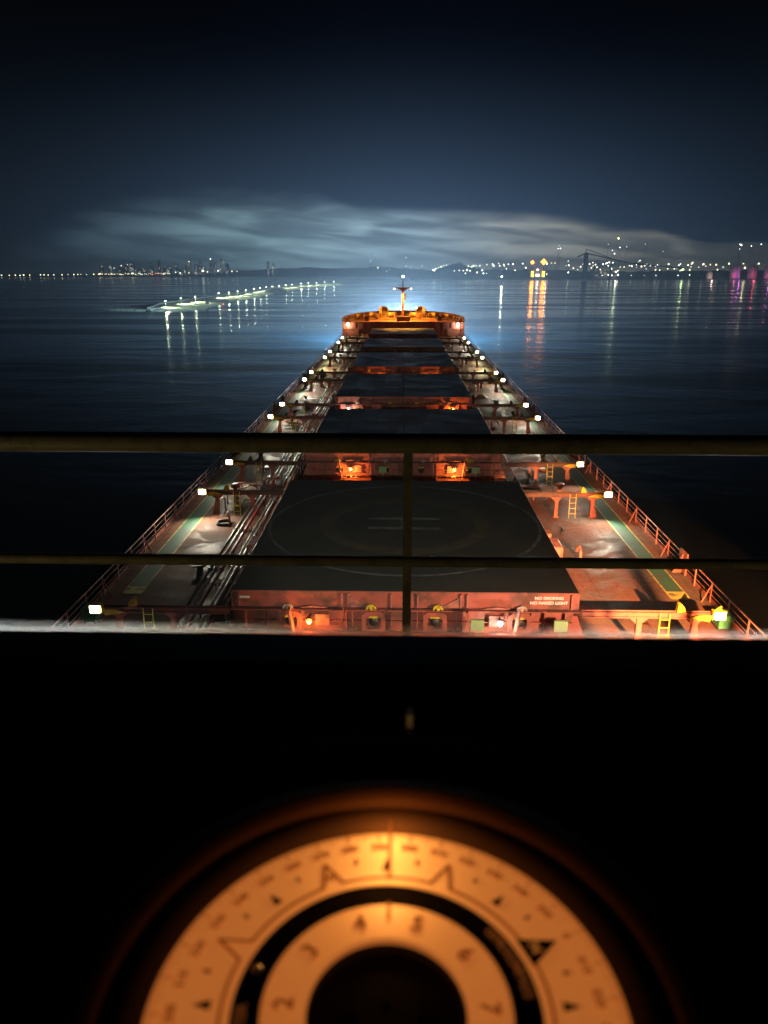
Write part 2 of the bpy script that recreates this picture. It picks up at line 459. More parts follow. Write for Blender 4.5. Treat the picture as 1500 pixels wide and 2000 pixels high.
for i, (y0, y1) in enumerate(HAT):
    t = thing('cargo_hatch', (0, y0, 0), hl[i], 'cargo hatch', 'cargo hatches along the deck'); L = y1 - y0
    # coaming: four walls with a top flange
    m = MB(); ci = .18
    m.box(-HW + ci, HW - ci, .25, .40, 0, ZC); m.box(-HW + ci, HW - ci, L - .40, L - .25, 0, ZC)
    for s in (-1, 1): m.box(s * (HW - ci - .13), s * (HW - ci), .401, L - .401, 0, ZC)
    m.box(-HW - .05, HW + .05, -.12, .55, ZC + .001, ZC + .045); m.box(-HW - .05, HW + .05, L - .55, L + .12, ZC + .001, ZC + .045)
    for s in (-1, 1): m.box(s * (HW - .45), s * (HW + .12), .551, L - .551, ZC + .001, ZC + .045)
    # end plating ledge and horizontal stiffeners on the aft face
    m.box(-HW + ci, HW - ci, .10, .249, .95, .99); m.box(-HW + ci, HW - ci, .14, .249, .45, .49)
    m.build('coaming', RED, t)
    # coaming stays (triangular brackets)
    m = MB()
    ny = int(L // 1.45)
    for k in range(ny + 1):
        yy = .5 + (L - 1.0) * k / ny
        for s in (-1, 1):
            m = MB().prism([(s * (HW - ci + .001), 0.0), (s * (HW + .55), 0.0), (s * (HW + .42), .25), (s * (HW + .02), 1.3), (s * (HW + .10), ZC), (s * (HW - ci + .001), ZC)], 1, yy - .015, yy + .015)
            m.build('coaming_stay', RED2 if i % 2 else RED, t)
    xs = [-6.6, -5.75, -3.95 - 1.6, -2.55, -2.1, -.6, .5, 2.0, 2.6, 5.6, 6.6]
    for x in (-6.75, -5.9, -2.45, -2.2, -.55, .55, 2.2, 2.45, 5.9, 6.75):
        MB().prism([(.249, 0), (-.22, 0), (-.10, .3), (.05, ZC), (.249, ZC)], 0, x - .02, x + .02).build('end_stay', RED2 if i % 2 else RED, t)
    # seal gap
    m = MB().box(-HW + .05, HW - .05, .06, L - .06, ZC + .046, ZC + .12); m.build('seal', BLACK, t)
    # covers: port and starboard panels
    cm = COVER_NEAR if i == 0 else (COVER_FAR2 if i % 2 else COVER_FAR)
    for s in (-1, 1):
        m = MB().box(s * .02, s * HW, 0, L, ZC + .121, ZT, c=.03)
        for k in range(5):
            xx = s * (.9 + k * 1.55)
        p = m.build('cover_panel', RED, t)
        m = MB().box(s * .04, s * (HW - .03), .03, L - .03, ZT + .0005, ZT + .006)
        p2 = m.build('cover_top', cm, p)
        # aft and forward face fittings
        m = MB()
        for x in (.55, 2.35, 2.62, 6.95):
            MB().box(s * (x - .03), s * (x + .03), -.10, -.001, ZC + .16, ZT - .06).build('face_rib', RED2, p)
        m.prism([(s * 2.3, ZC + .16), (s * 1.5, ZC + .16), (s * 2.3, ZC + .62)], 1, -.06, -.001); m.build('face_bracket', RED2, p); m = MB()
        m.prism([(s * 3.2, ZC + .16), (s * 3.9, ZC + .24), (s * 4.4, ZC + .16)], 1, -.16, -.001)
        m.build('face_step', RED2, p)
        for x in (1.4, 4.9):
            m = MB().ring((s * x, -.20, ZC + .12), .13, .22, 0, .12, -90, 90, n=12, axis=1)
            m.lathe([(0, -.17), (.09, -.17), (.09, -.02), (0, -.02)], (s * x, 0, ZC + .14), 10, axis=1)
            m.build('wheel_guard', YEL if (i + int(x)) % 2 else COAMW, p)
    # raised ribs / far covers: panel joints
    if i > 0:
        m = MB()
        for k in (2, 4):
            yy = L * k / 6
            m.box(-HW + .1, -.1, yy - .04, yy + .04, ZT + .0065, ZT + .02); m.box(.1, HW - .1, yy - .04, yy + .04, ZT + .0065, ZT + .02)
        m.build('cover_rib', cm, t)
    # wheel box frames on the aft face of the coaming
    for s in (-1, 1):
        for x in (1.3, 4.85):
            m = MB(); octo_plate(m, s * x, -.02, .98, 1.0, .98, .04)
            m.box(s * x - .5, s * x - .46, .021, .249, .49, 1.47); m.box(s * x + .46, s * x + .5, .021, .249, .49, 1.47)
            f = m.build('wheel_box', RED, t)
            MB().lathe([(0, .05), (.2, .05), (.2, .2), (0, .2)], (s * x, 0, .98), 14, axis=1).build('wheel', STEEL, f); MB().box(s * x - .2, s * x + .2, .03, .09, 1.16, 1.24).build('wheel_cap', YEL, f)
    # hand rail and small pipes along the aft end
    m = MB()
    for z in (.28, .62): m.tube([(-6.2, -.42, z), (6.2, -.42, z)], .03, 6)
    m.build('drain_pipe', PIPER if i % 2 == 0 else PIPEW, t)
    m = MB()
    for x in (-6.2, -3.1, 0, 3.1, 6.2): m.box(x - .03, x + .03, -.45, -.39, 0, .70)
    m.tube([(-6.2, -.42, .70), (6.2, -.42, .70)], .02, 6)
    m.build('pipe_bracket', RED, t)
    if i == 0:
        hx, hy = 0, 37.0 - y0
        m = MB().ring((hx, hy, ZT), 7.0, 7.16, .0064, .0094, n=96); m.build('landing_circle', HELI, t)
        m = MB().ring((hx, hy, ZT), 3.7, 4.5, .0064, .0094, n=72); m.build('landing_ring', HELIY, t)
        m = MB(); m.box(-1.9, 1.9, hy + .62, hy + .95, ZT + .0095, ZT + .0125); m.box(-1.9, 1.9, hy - .95, hy - .62, ZT + .0095, ZT + .0125); m.box(-.2, .2, hy - .619, hy + .619, ZT + .0095, ZT + .0125)
        m.build('landing_letter', HELI, t)
        m = MB()
        for q, (s_, xx, zz, sz) in enumerate((('NO SMOKING', 6.02, 2.17, .185), ('NO NAKED LIGHT', 6.02, 1.955, .185))):
            vs, fs = text_geo(s_, sz, .03); MB().add([(xx + a * 1.02, -.012, zz + b) for a, b, c in vs], fs).build('warning_lettering', WHITE, t)
        m = MB().box(-7.0 + .05, -6.75, -.008, -.001, 2.05, 2.15); m.box(-6.74, -6.5, -.008, -.001, 2.05, 2.15); m.build('label_plate', WHITE, t)
    # electrical panels
    if i in (0, 1):
        for x in ((3.02, 6.45) if i == 0 else (-1.55, 5.3)):
            m = MB().box(x - .28, x + .28, -.62, -.46, .95, 1.42); m.box(x - .04, x + .04, -.58, -.52, 0, .949)
            q = m.build('switch_box', mat('pale_green_paint', (.28, .42, .20), .5) if 'pale_green_paint' not in MATS else MATS['pale_green_paint'], t)
            MB().box(x - .12, x + .12, -.635, -.621, 1.05, 1.3).build('box_door', MATS['pale_green_paint'], q)
    # side platforms by the coaming (lifting gear)
    if i < 4:
        for s in (-1, 1):
            m = MB().box(s * (HW + .58), s * (HW + 1.25), L * .52, L * .52 + 1.5, 0, 1.05, c=.05); m.box(s * (HW + .58), s * (HW + .9), L * .52 + 1.6, L * .52 + 2.3, 0, 1.25)
            m.build('lifting_gear_box', RED2, t)

# ------------------------------------------------------------------ lamps under the coamings
WHT = (1.0, .97, .86); GW = (1.0, .93, .72); SOD = (1.0, .36, .06); BLU = (.78, .9, 1.0)
E_W = emat('lit_white_lens', (1, 1, .9), 34); E_O = emat('lit_orange_lens', (1, .45, .08), 14); E_B = emat('lit_bluish_lens', (.85, .95, 1), 34)
E_Y = emat('lit_yellowish_lens', (1, .95, .62), 34)


def coaming_lamp(i, x, kind, power, label):
    y0 = HAT[i][0]
    t = thing('work_lamp', (x, y0 - .3, 1.2), label, 'lamp', 'lamps under the hatch ends')
    m = MB().box(-.04, .04, .05, .5, .02, .06); m.box(-.13, .13, -.06, .05, -.02, .1); m.build('bracket', STEEL, t)
    m = MB().lathe([(0, -.16), (.07, -.15), (.1, -.08), (.09, -.021), (0, -.021)], (0, 0, 0), 12); m.build('lens', E_O if kind == 'o' else E_W, t)
    light(t, (0, -.14, -.12), power, SOD if kind == 'o' else WHT, .07)
    # side wings of the bay
    return t


def bay(i, x0, x1, label):
    t = thing('lamp_bay', (0, HAT[i][0], 0), label, 'lamp bay', 'plated bays round the hatch end lamps')
    m = MB()
    m.prism([(x0, .05), (x0 - .25, 1.75), (x0 - .18, 1.78), (x0 + .05, .05)], 1, -.62, -.13)
    m.build('wing_plate', RED2, t); m = MB()
    m.prism([(x1, .05), (x1 + .25, 1.75), (x1 + .18, 1.78), (x1 - .05, .05)], 1, -.62, -.13)
    m.build('wing_plate', RED2, t)
    m = MB().box(x0 + .06, x1 - .06, -.60, -.54, .52, .56); m.box(x0 + .06, x1 - .06, -.60, -.54, .3, .33); m.build('guard_or_shadow_bar', RED2, t)
    m = MB().box((x0 + x1) / 2 - .1, (x0 + x1) / 2 + .5, .05, .135, .8, 1.3); m.build('back_panel', RED2, t)


coaming_lamp(0, -4.0, 'o', 130, 'orange work lamp under the left near end of the nearest hatch')
coaming_lamp(0, 4.0, 'w', 110, 'white work lamp under the right near end of the nearest hatch')
coaming_lamp(1, -3.95, 'o', 260, 'orange work lamp under the left near end of the second hatch')
coaming_lamp(1, 3.75, 'o', 260, 'orange work lamp under the right near end of the second hatch')
coaming_lamp(2, -5.9, 'w', 220, 'white work lamp under the left near end of the third hatch')
coaming_lamp(2, 5.3, 'o', 260, 'orange work lamp under the right near end of the third hatch')
coaming_lamp(3, -3.9, 'o', 200, 'faint orange lamp under the left near end of the fourth hatch')
coaming_lamp(3, 3.9, 'o', 200, 'faint orange lamp under the right near end of the fourth hatch')
bay(0, -4.6, -2.75, 'red plated bay round the orange lamp on the nearest hatch end')
bay(0, 2.8, 4.55, 'red plated bay round the white lamp on the nearest hatch end')
bay(1, -4.6, -2.7, 'left plated bay glowing orange on the second hatch end')
bay(1, 2.4, 4.3, 'right plated bay glowing orange on the second hatch end')

# ------------------------------------------------------------------ side rolling rails and floodlights
RZ = 1.62


def roll_rail(i, end, s):
    y = HAT[i][0] - .05 if end == 'aft' else HAT[i][1] + .1
    side = 'port' if s < 0 else 'starboard'
    e = 'near' if end == 'aft' else 'far'
    t = thing('hatch_rolling_rail', (s * 7.4, y, 0), '%s rolling rail on red posts at the %s end of the %s hatch' % (side, e, ORD[i]), 'hatch rail', 'rolling rails beside the hatches')
    m = MB(); L = 5.35
    m.box(0, s * L, -.09, .09, RZ - .26, RZ - .20); m.box(0, s * L, -.02, .02, RZ - .20, RZ - .03); m.box(0, s * L, -.11, .11, RZ - .03, RZ + .01); m.box(0, s * L, .03, .07, RZ + .011, RZ + .05)
    m.build('beam', BEAM if not (i == 0 and s > 0 and end == 'aft') else RED, t)
    for x in (2.4, 4.7):
        m = MB().box(s * (x - .11), s * (x + .11), -.10, .10, 0, RZ - .261)
        m.prism([(s * (x + .111), RZ - .261), (s * (x + .42), RZ - .261), (s * (x + .111), RZ - .55)], 1, -.015, .015)
        m.prism([(s * (x - .111), RZ - .261), (s * (x - .42), RZ - .261), (s * (x - .111), RZ - .55)], 1, -.015, .015)
        m.box(s * (x - .2), s * (x + .2), -.2, .2, 0, .02)
        m.build('post', RED, t)
    # inclined strut on outer post
    m = MB().prism([(s * 4.82, 0.0), (s * 5.05, 0.0), (s * 4.82, 1.1)], 1, -.02, .02); m.build('strut', RED, t)
    # yellow end bracket with stopper
    m = MB(); m.prism([(s * 4.75, RZ - .02), (s * 4.35, RZ - .16), (s * 5.2, RZ - .30), (s * 5.35, RZ - .02)], 1, -.26, -.22)
    if i == 0 and s > 0 and end == 'aft': m.prism([(s * 5.3, RZ + .02), (s * 5.3, RZ + .2), (s * 5.62, RZ + .42), (s * 5.62, RZ + .02)], 1, -.26, -.22)
    m.build('end_bracket', YEL, t)
    m = MB().prism([(s * 3.9, RZ + .051), (s * 4.25, RZ + .051), (s * 4.2, RZ + .25), (s * 4.05, RZ + .42), (s * 3.93, RZ + .40)], 1, -.12, .12); m.build('stopper', YEL if i == 0 else STEEL, t)
    if i in (0, 1, 2) and (end == 'aft' or i < 2):
        m = MB(); x = 3.4
        for xx in (x - .2, x + .2): m.tube([(s * xx, -.25, 0), (s * xx, -.16, RZ)], .022, 6)
        for q in range(4): m.tube([(s * (x - .2), -.24, .3 + q * .36), (s * (x + .2), -.24, .3 + q * .36)], .018, 6)
        m.build('ladder', YEL, t)
    return t


def flood(i, end, s, power, em, col):
    y = HAT[i][0] - .05 if end == 'aft' else HAT[i][1] + .1
    side = 'port' if s < 0 else 'starboard'; e = 'near' if end == 'aft' else 'far'
    x = s * 12.95
    desc = {'B': 'bluish white', 'W': 'white', 'Y': 'yellowish white'}[em]
    t = thing('deck_floodlight', (x, y - .28, RZ + .02), '%s floodlight on the %s rail end at the %s end of the %s hatch' % (desc, side, e, ORD[i]), 'floodlight', 'floodlights along the deck sides')
    m = MB(); m.box(-.24, .24, .02, .26, -.20, .17, c=.03); m.box(-.28, .28, -.10, .03, .17, .20); m.box(-.28, -.25, -.06, .02, -.2, .17); m.box(.25, .28, -.06, .02, -.2, .17)
    m.build('housing', YEL, t)
    m = MB().box(-.19 + s * .04, .19 + s * .04, -.05, .018, -.18, .12); m.build('lens', {'B': E_B, 'W': E_W, 'Y': E_Y}[em], t)
    light(t, (s * -.05, -.34, -.05), power * (1.0 if (end == 'aft' and i) else 2.6 if i < 2 else 1.5), col, .12, 'SPOT', aim=(-s * .45, -1, -.30), size=172, blend=1.0)
    return t


for i in range(6):
    for s in (-1, 1):
        for end in ('aft', 'fwd'):
            if i == 5 and end == 'fwd': continue
            roll_rail(i, end, s)
            em, col = 'W', GW
            if i >= 3 and (i + (end == 'aft')) % 2: em, col = 'Y', (1.0, .78, .38)
            if i == 0 and s < 0 and end == 'aft': em, col = 'B', BLU
            if i == 0 and s > 0 and end == 'aft': em, col = 'B', BLU
            flood(i, end, s, 520 if i < 2 else 750, em, col)

# ------------------------------------------------------------------ deck railings
for s, nm in ((-1, 'port'), (1, 'starboard')):
    t = thing('deck_railing', (s * 14.66, 20, .0), 'long %s deck edge railing of red stanchions and pipe rails' % nm, 'railing', 'railings along both deck edges')
    m = MB().tube([(0, 0, 1.02), (0, 164, 1.02)], .032, 6); m.build('top_rail', RED2, t)
    for z in (.72, .42): MB().tube([(0, 0, z), (0, 164, z)], .016, 6).build('lower_rail', RED2, t)
    me = MB().box(-.025, .025, -.04, .04, 0, 1.0).mesh('stanchion', RED2)
    me2 = MB().box(-.025, .025, -.04, .04, 0, 1.0).prism([(-.026 * s, .8), (-.35 * s, 0), (-.42 * s, 0), (-.026 * s, .93)], 1, -.012, .012).mesh('stanchion', RED)
    for k in range(83): pobj('stanchion', me2 if k % 3 == 0 else me, t, (0, k * 1.98 + .8, 0))

# ------------------------------------------------------------------ pipes on the port side deck and starboard
pd = [(-10.0, .48, .085, PIPED, 'dark hydraulic pipe, outermost of the port pipe runs'),
      (-9.72, .48, .075, PIPEW, 'grey galvanised pipe beside the dark outermost port pipe'),
      (-9.42, .46, .085, PIPER, 'red fire main running along the port side deck'),
      (-8.85, .60, .05, PIPEW, 'thin grey pipe high on the racks by the port hatch sides'),
      (-8.62, .60, .055, PIPEW, 'innermost pale pipe on the racks by the port hatch sides'),
      (-8.40, .55, .045, PIPER, 'thin red pipe close to the port hatch coamings')]
for x, z, r, mt, lb in pd:
    t = thing('deck_pipe', (x, 26, 0), lb, 'pipe', 'pipes along the port deck')
    pts = [(0, 0, .1), (0, .3, z)] if x < -9 else [(0, 0, z)]
    for k in range(6):
        a = 26 + 26 * k - 26
        pts += [(0, a + .8, z), (0, a + 24.5, z), (0, a + 24.9, z + (.3 if x < -9 else .12)), (0, a + 25.8, z + (.3 if x < -9 else .12))]
    pts = [p for p in pts if p[1] < 156] + [(0, 156, z)]
    MB().tube(pts, r, 8).build('pipe_run', mt, t)
    m = MB()
    for k in range(26): m.lathe([(r, -.03), (r + .05, -.03), (r + .05, .03), (r, .03)], (0, 3 + k * 6, z), 10, axis=1)
    m.build('flange', mt, t)
rack_me = MB().box(-.85, 0, -.03, .03, .33, .385).box(-.83, -.77, -.03, .03, 0, .33).box(-.08, -.02, -.03, .03, 0, .33).mesh('pipe_rack', RED)
rack_me2 = MB().box(-.65, 0, -.03, .03, .43, .485).box(-.63, -.57, -.03, .03, 0, .43).mesh('pipe_rack', RED)
for x, me, lb in ((-9.3, rack_me, 'row of low red racks carrying the outer pipes along the port deck'), (-8.3, rack_me2, 'row of red racks carrying the pipes close to the port hatch sides')):
    t = thing('pipe_rack_row', (x, 27.5, 0), lb, 'pipe racks')
    for k in range(52): pobj('rack_frame', me, t, (0, k * 3, 0))
# cable tray truss close to the coaming
t = thing('cable_trunk', (-8.05, 30, 0), 'pale lattice cable trunk hugging the port side of the nearest hatches', 'cable trunk')
m = MB()
for z in (.75, 1.15): m.tube([(0, 0, z), (0, 68, z)], .03, 6)
for k in range(45):
    a = k * 1.5; m.tube([(0, a, .75), (0, a + .75, 1.15), (0, a + 1.5, .75)], .018, 5); m.box(-.03, .03, a - .03, a + .03, 0, .75)
m.build('lattice', COAMW, t)
# starboard thin pipe
t = thing('deck_pipe', (8.5, 50, 0), 'thin red pipe along the starboard side of the hatches', 'pipe')
MB().tube([(0, 0, .3), (0, 128, .3)], .05, 8).build('pipe_run', PIPER, t)
m = MB()
for k in range(32): m.box(-.05, .05, k * 4 + .5, k * 4 + .56, 0, .25)
m.build('support', RED, t)

# hose coil, vents, bitts, boxes, drums
m = MB().ring((0, 0, 0), .42, .5, .0, .09, n=28); m.ring((0.03, .02, 0), .40, .48, .092, .17, n=28)
o = m.build('hose_coil', STEEL, loc=(-11.3, 43.6, .01)); tag(o, 'dark hose coiled in a loop on the port deck by the lamp post', 'hose')


def vent(x, y, label, h=.9, r=.16, mt=RED2):
    t = thing('mushroom_vent', (x, y, 0), label, 'vent', 'ventilation heads on the side decks')
    MB().lathe([(r, 0), (r, h - .15)], n=14).build('neck', mt, t)
    MB().lathe([(r + .02, h - .22), (r + .14, h - .2), (r + .16, h - .05), (r + .05, h + .04), (0, h + .06)], n=16).build('cap', mt, t)


vent(11.0, 50.2, 'vent head on the starboard deck between the nearest two hatches')
vent(-11.8, 49.5, 'vent head on the port deck between the nearest two hatches')
vent(10.4, 75.0, 'vent head on the starboard deck between second and third hatches', .8)
vent(-11.6, 75.5, 'vent head on the port deck between second and third hatches', .8)
vent(10.6, 101.0, 'vent head on the starboard deck between third and fourth hatches', .8)
vent(-11.2, 101.5, 'vent head on the port deck between third and fourth hatches', .8)
vent(10.8, 128.5, 'vent head on the starboard deck between fourth and fifth hatches', .8)
for s, nm in ((-1, 'port'), (1, 'starboard')):
    t = thing('deck_locker', (s * 14.15, 30.0, 0), 'small green metal locker by the %s railing near the window sill' % nm, 'locker', 'green lockers beside the railings')
    MB().box(-.3, .3, -.35, .35, .12, .68, c=.04).build('body', GRNBOX, t); MB().box(-.34, .34, -.39, .39, .681, .74, c=.02).build('lid', GRNBOX, t)
    m = MB()
    for a in (-.24, .24):
        for b in (-.28, .28): m.box(a - .03, a + .03, b - .03, b + .03, 0, .119)
    m.build('feet', STEEL, t)
    for y, q in ((66.5, 'second hatch'), (100.8, 'gap after the third hatch'), (155.5, 'gap after the fifth hatch')):
        t = thing('mooring_bitts', (s * 13.3 if y > 70 else s * 14.2, y, 0), 'red twin post mooring bitts on the %s deck by the %s' % (nm, q), 'bollard', 'mooring bitts at the deck edge')
        MB().box(-.3, .3, -.85, .85, .01, .12, c=.02).build('base', RED, t)
        for b in (-.5, .5): MB().lathe([(.19, .121), (.17, .7), (.22, .74), (.22, .82), (0, .84)], (0, b, 0), 14).build('post', RED, t)
    for y, q in ((64.0, 'second hatch'), (88.0, 'third hatch'), (114.0, 'fourth hatch')):
        t = thing('roller_fairlead', (s * 14.45, y, 0), 'red roller fairlead in the %s railing abreast of the %s' % (nm, q), 'fairlead', 'roller fairleads at the deck edge')
        MB().box(-.25, .25, -1.1, 1.1, .17, .30).build('base', RED, t)
        for b in (-.7, 0, .7): MB().lathe([(.15, .301), (.12, .5), (.15, .85), (0, .88)], (0, b, 0), 12).build('roller', RED, t)
    for y, q, hh in ((36.0, 'nearest hatch', 1.35), (82.0, 'third hatch', 1.2), (108.0, 'fourth hatch', 1.2)):
        if y == 36.0 and s < 0: continue
        t = thing('windbreak_panel', (s * 14.5, y, 0), 'dark red plate standing in the %s railing beside the %s' % (nm, q), 'panel', 'red plates in the railings')
        MB().box(-.04, .04, -.5, .5, .17, hh).build('plate', RED, t); MB().prism([(-.041 * s, .17), (-.5 * s, .17), (-.041 * s, hh - .1)], 1, -.03, .03).build('strut', RED, t)
    # manholes
    for y in (57.5, 91.0, 118.0):
        t = thing('manhole_cover', (s * 11.2, y, 0), 'round bolted manhole cover on the %s deck abreast of the %s hatch' % (nm, ORD[1 if y < 60 else 2 if y < 100 else 3]), 'manhole cover', 'manhole covers on the side decks')
        MB().lathe([(0, .05), (.42, .05), (.45, .03), (.45, 0)], n=24).build('plate', RED, t)
rv = random.Random(31)
NB = ['abreast of the nearest hatch', 'abreast of the second hatch', 'abreast of the third hatch', 'abreast of the fourth hatch', 'abreast of the fifth hatch']
for i in range(5):
    for s, nm in ((-1, 'port'), (1, 'starboard')):
        for q, wd_ in enumerate(('aft', 'middle', 'forward')):
            if i == 0 and q == 0: continue
            x = s * rv.uniform(10.8 if s < 0 else 9.2, 12.4); y = HAT[i][0] + 3 + q * 5.6 + rv.uniform(-1, 1)
            kind = rv.choice(('gooseneck_vent', 'deck_cleat', 'stowed_tarpaulin', 'paint_drum')) if i else rv.choice(('gooseneck_vent', 'deck_cleat'))
            word = {'gooseneck_vent': 'bent gooseneck air pipe', 'deck_cleat': 'low steel cleat', 'stowed_tarpaulin': 'pale folded tarpaulin bundle', 'paint_drum': 'small steel drum'}[kind]
            t = thing(kind, (x, y, 0), '%s on the %s deck, %s part %s' % (word, nm, wd_, NB[i]), {'gooseneck_vent': 'vent pipe', 'deck_cleat': 'cleat', 'stowed_tarpaulin': 'tarpaulin', 'paint_drum': 'drum'}[kind], 'small fittings on the side decks', rv.uniform(0, 3))
            if kind == 'gooseneck_vent':
                MB().tube([(0, 0, 0), (0, 0, .6), (.05, 0, .75), (.18, 0, .82), (.31, 0, .75), (.35, 0, .5)], .07, 10).build('pipe', RED2, t); MB().lathe([(.14, 0), (.14, .04), (0, .04)], n=12).build('flange', RED, t)
            elif kind == 'deck_cleat':
                MB().tube([(-.35, 0, .22), (.35, 0, .22)], .05, 8).build('horn', STEEL, t); MB().box(-.14, .14, -.09, .09, 0, .18, c=.02).build('foot', STEEL, t)
            elif kind == 'paint_drum':
                MB().lathe([(0, 0), (.28, 0), (.29, .02), (.28, .28), (.295, .3), (.28, .32), (.28, .6), (.29, .62), (.26, .62), (.26, .60), (0, .6)], n=18).build('shell', MATS['pale_green_paint'], t)
            else:
                m = MB(); G_ = 8
                m.add([((a / 7 - .5) * 1.5, (b / 7 - .5) * .9, .04 + (.38 + rv.uniform(-.08, .08)) * max(0, (1 - abs(a / 3.5 - 1) ** 3) * (1 - abs(b / 3.5 - 1) ** 3))) for a in range(G_) for b in range(G_)], [(a * G_ + b, a * G_ + b + 1, (a + 1) * G_ + b + 1, (a + 1) * G_ + b) for a in range(7) for b in range(7)], True)
                m.build('canvas', COAMW, t); MB().tube([(0, -.46, .05), (0, -.3, .36), (0, 0, .47), (0, .3, .36), (0, .46, .05)], .02, 5).build('lashing', STEEL, t)
# stencilled white patches / rubble of salt on the deck: coiled lashing chains
# cross deck houses between hatches
for i in range(5):
    y = (HAT[i][1] + HAT[i + 1][0]) / 2
    t = thing('cross_deck_pipes', (0, y, 0), 'bundle of pipes crossing the deck between the %s and %s hatch' % (ORD[i], ORD[i + 1]), 'pipes', 'pipe bundles crossing between the hatches')
    for q, (dy, r, mt) in enumerate(((-.5, .07, PIPEW), (-.2, .09, PIPED), (.2, .06, PIPER))):
        MB().tube([(-10.3, dy, .22), (-9.9, dy, .8), (9.4, dy, .8), (9.8, dy, .2)], r, 8).build('pipe', mt, t)
    m = MB()
    for x in range(-9, 10, 3): m.box(x - .04, x + .04, -.6, .35, .62, .68); m.box(x - .04, x + .04, -.2, -.1, 0, .62)
    m.build('support', RED, t)
    # valve cluster on port side
    t = thing('valve_station', (-11.0, y - .5, 0), 'cluster of valves and bent pipes on the port deck after the %s hatch' % ORD[i], 'valves', 'valve clusters on the port deck')
    m = MB(); random.seed(20 + i)
    for q in range(7):
        a = random.uniform(-1.2, 1.2); b = random.uniform(-2.2, 2.2); h = random.uniform(.35, .9)
        m.tube([(a, b, 0), (a, b, h), (a + random.choice((-.6, .6)), b, h), (a + random.choice((-.6, .6)), b + random.uniform(-1, 1), .1)], .05, 6)
    m.build('bent_pipe', PIPEW, t)
    m = MB()
    for q in range(4):
        a = random.uniform(-1.2, 1.2); b = random.uniform(-2, 2); m.ring((a, b, .95), .13, .17, 0, .03, n=14); m.tube([(a, b, 0), (a, b, .96)], .03, 6)
    m.build('handwheel', PIPER, t)

# ------------------------------------------------------------------ forecastle
BULK = mat('forecastle_bulkhead_paint', (.30, .085, .06), .5, col2=(.18, .07, .05), scale=.8, bump=.2)
fc = thing('forecastle', (0, FY0, 0), 'raised red forecastle closing the deck at the bow', 'forecastle')
m = MB()
m.box(-HB + .02, HB - .02, .201, .30, 0, FZ)
for k in range(15):
    x = -13.5 + k * 1.93
    m.box(x - .02, x + .02, .06, .2, .3, FZ - .2)
m.box(-HB + .02, HB - .02, .04, .2, 1.72, 1.76)
m.build('bulkhead', BULK, fc)
pts = [(x * .995, y - FY0) for x, y in outline if y >= FY0]
m = MB(); m.prism([(HB * .995, .301)] + pts[1:-1] + [(-HB * .995, .301)], 2, FZ - .05, FZ); m.build('forecastle_deck', mat('forecastle_deck_paint', (.34, .13, .06), .55, col2=(.22, .10, .05), scale=.7, bump=.3), fc)
# bulwark
m = MB(); P = [(x, y - FY0) for x, y in outline if y >= FY0]
P = [(HB, .3)] + P[1:-1] + [(-HB, .3)]


def bulw(m, P, z0f, z1f, th):
    for a in range(len(P) - 1):
        (xa, ya), (xb, yb) = P[a], P[a + 1]
        ia = (xa * (1 - th / 14), ya - th * .7 if ya > 15 else ya); ib = (xb * (1 - th / 14), yb - th * .7 if yb > 15 else yb)
        vs = [(xa, ya, z0f(ya)), (xb, yb, z0f(yb)), (xb, yb, z1f(yb)), (xa, ya, z1f(ya)), (ia[0], ia[1], z0f(ya)), (ib[0], ib[1], z0f(yb)), (ib[0], ib[1], z1f(yb)), (ia[0], ia[1], z1f(ya))]
        m.add(vs, [(0, 1, 2, 3), (4, 7, 6, 5), (3, 2, 6, 7), (0, 4, 5, 1)])


bulw(m, P, lambda y: FZ - .05, lambda y: FZ + .95 + .4 * min(1, y / 28), .12)
m.build('bulwark', ORN, fc)
m = MB(); bulw(m, P, lambda y: -.03, lambda y: FZ - .051, .1); m.build('shell_plating', MATS['hull_paint'], fc)
m = MB()
for k in range(2, len(P) - 2, 1):
    x, y = P[k]; x2 = x * .94; y2 = y - .9
    m.prism([(0, 0), (.7, 0), (0, .9)], 1, -.03, .03, M=Matrix.Translation((x * .985, y - (.1 if y > 15 else 0), FZ)) @ Matrix.Rotation(math.atan2(y2 - y, x2 - x), 4, 'Z'))
m.build('bulwark_stay', ORN, fc)
# door and box openings in the bulkhead
for x in (-11.2, 11.2):
    m = MB().box(x - .45, x + .45, .0, .039, .2, 2.0, c=0); q = m.build('door', RED2, fc); MB().tube([(x + .3, -.03, 1.0), (x + .3, -.03, 1.25)], .02, 6).build('door_handle', STEEL, q)
m = MB()
for s in (-1, 1):
    m.tube([(s * 13.6, -.1, 1.0), (s * 13.6, -.1, FZ)], .05, 6)
m.tube([(-14.6, .25, FZ + 1.0), (-8, .25, FZ + 1.0)], .03, 6); m.tube([(14.6, .25, FZ + 1.0), (8, .25, FZ + 1.0)], .03, 6); m.tube([(-8, .25, FZ + 1.0), (8, .25, FZ + 1.0)], .03, 6); m.tube([(-14.6, .25, FZ + .5), (14.6, .25, FZ + .5)], .025, 6)
for k in range(20): m.box(-14.5 + k * 1.52 - .02, -14.5 + k * 1.52 + .02, .23, .27, FZ, FZ + 1)
m.build('front_rail', ORN, fc)
for s, x, em in ((-1, -13.4, 'W'), (1, 13.2, 'B')):
    t = thing('bulkhead_lamp', (x, FY0 - .25, 2.9), '%s lamp on the %s side of the forecastle bulkhead' % ('yellowish white' if s < 0 else 'bright white', 'port' if s < 0 else 'starboard'), 'lamp', 'lamps on the forecastle bulkhead')
    MB().box(-.3, .3, .1, .28, -.3, .3).build('housing', STEEL, t); MB().box(-.27, .27, .0, .099, -.27, .27).build('lens', E_W if s > 0 else E_Y, t)
    light(t, (0, -.35, -.2), 420, GW if s > 0 else (1, .85, .5), .12)

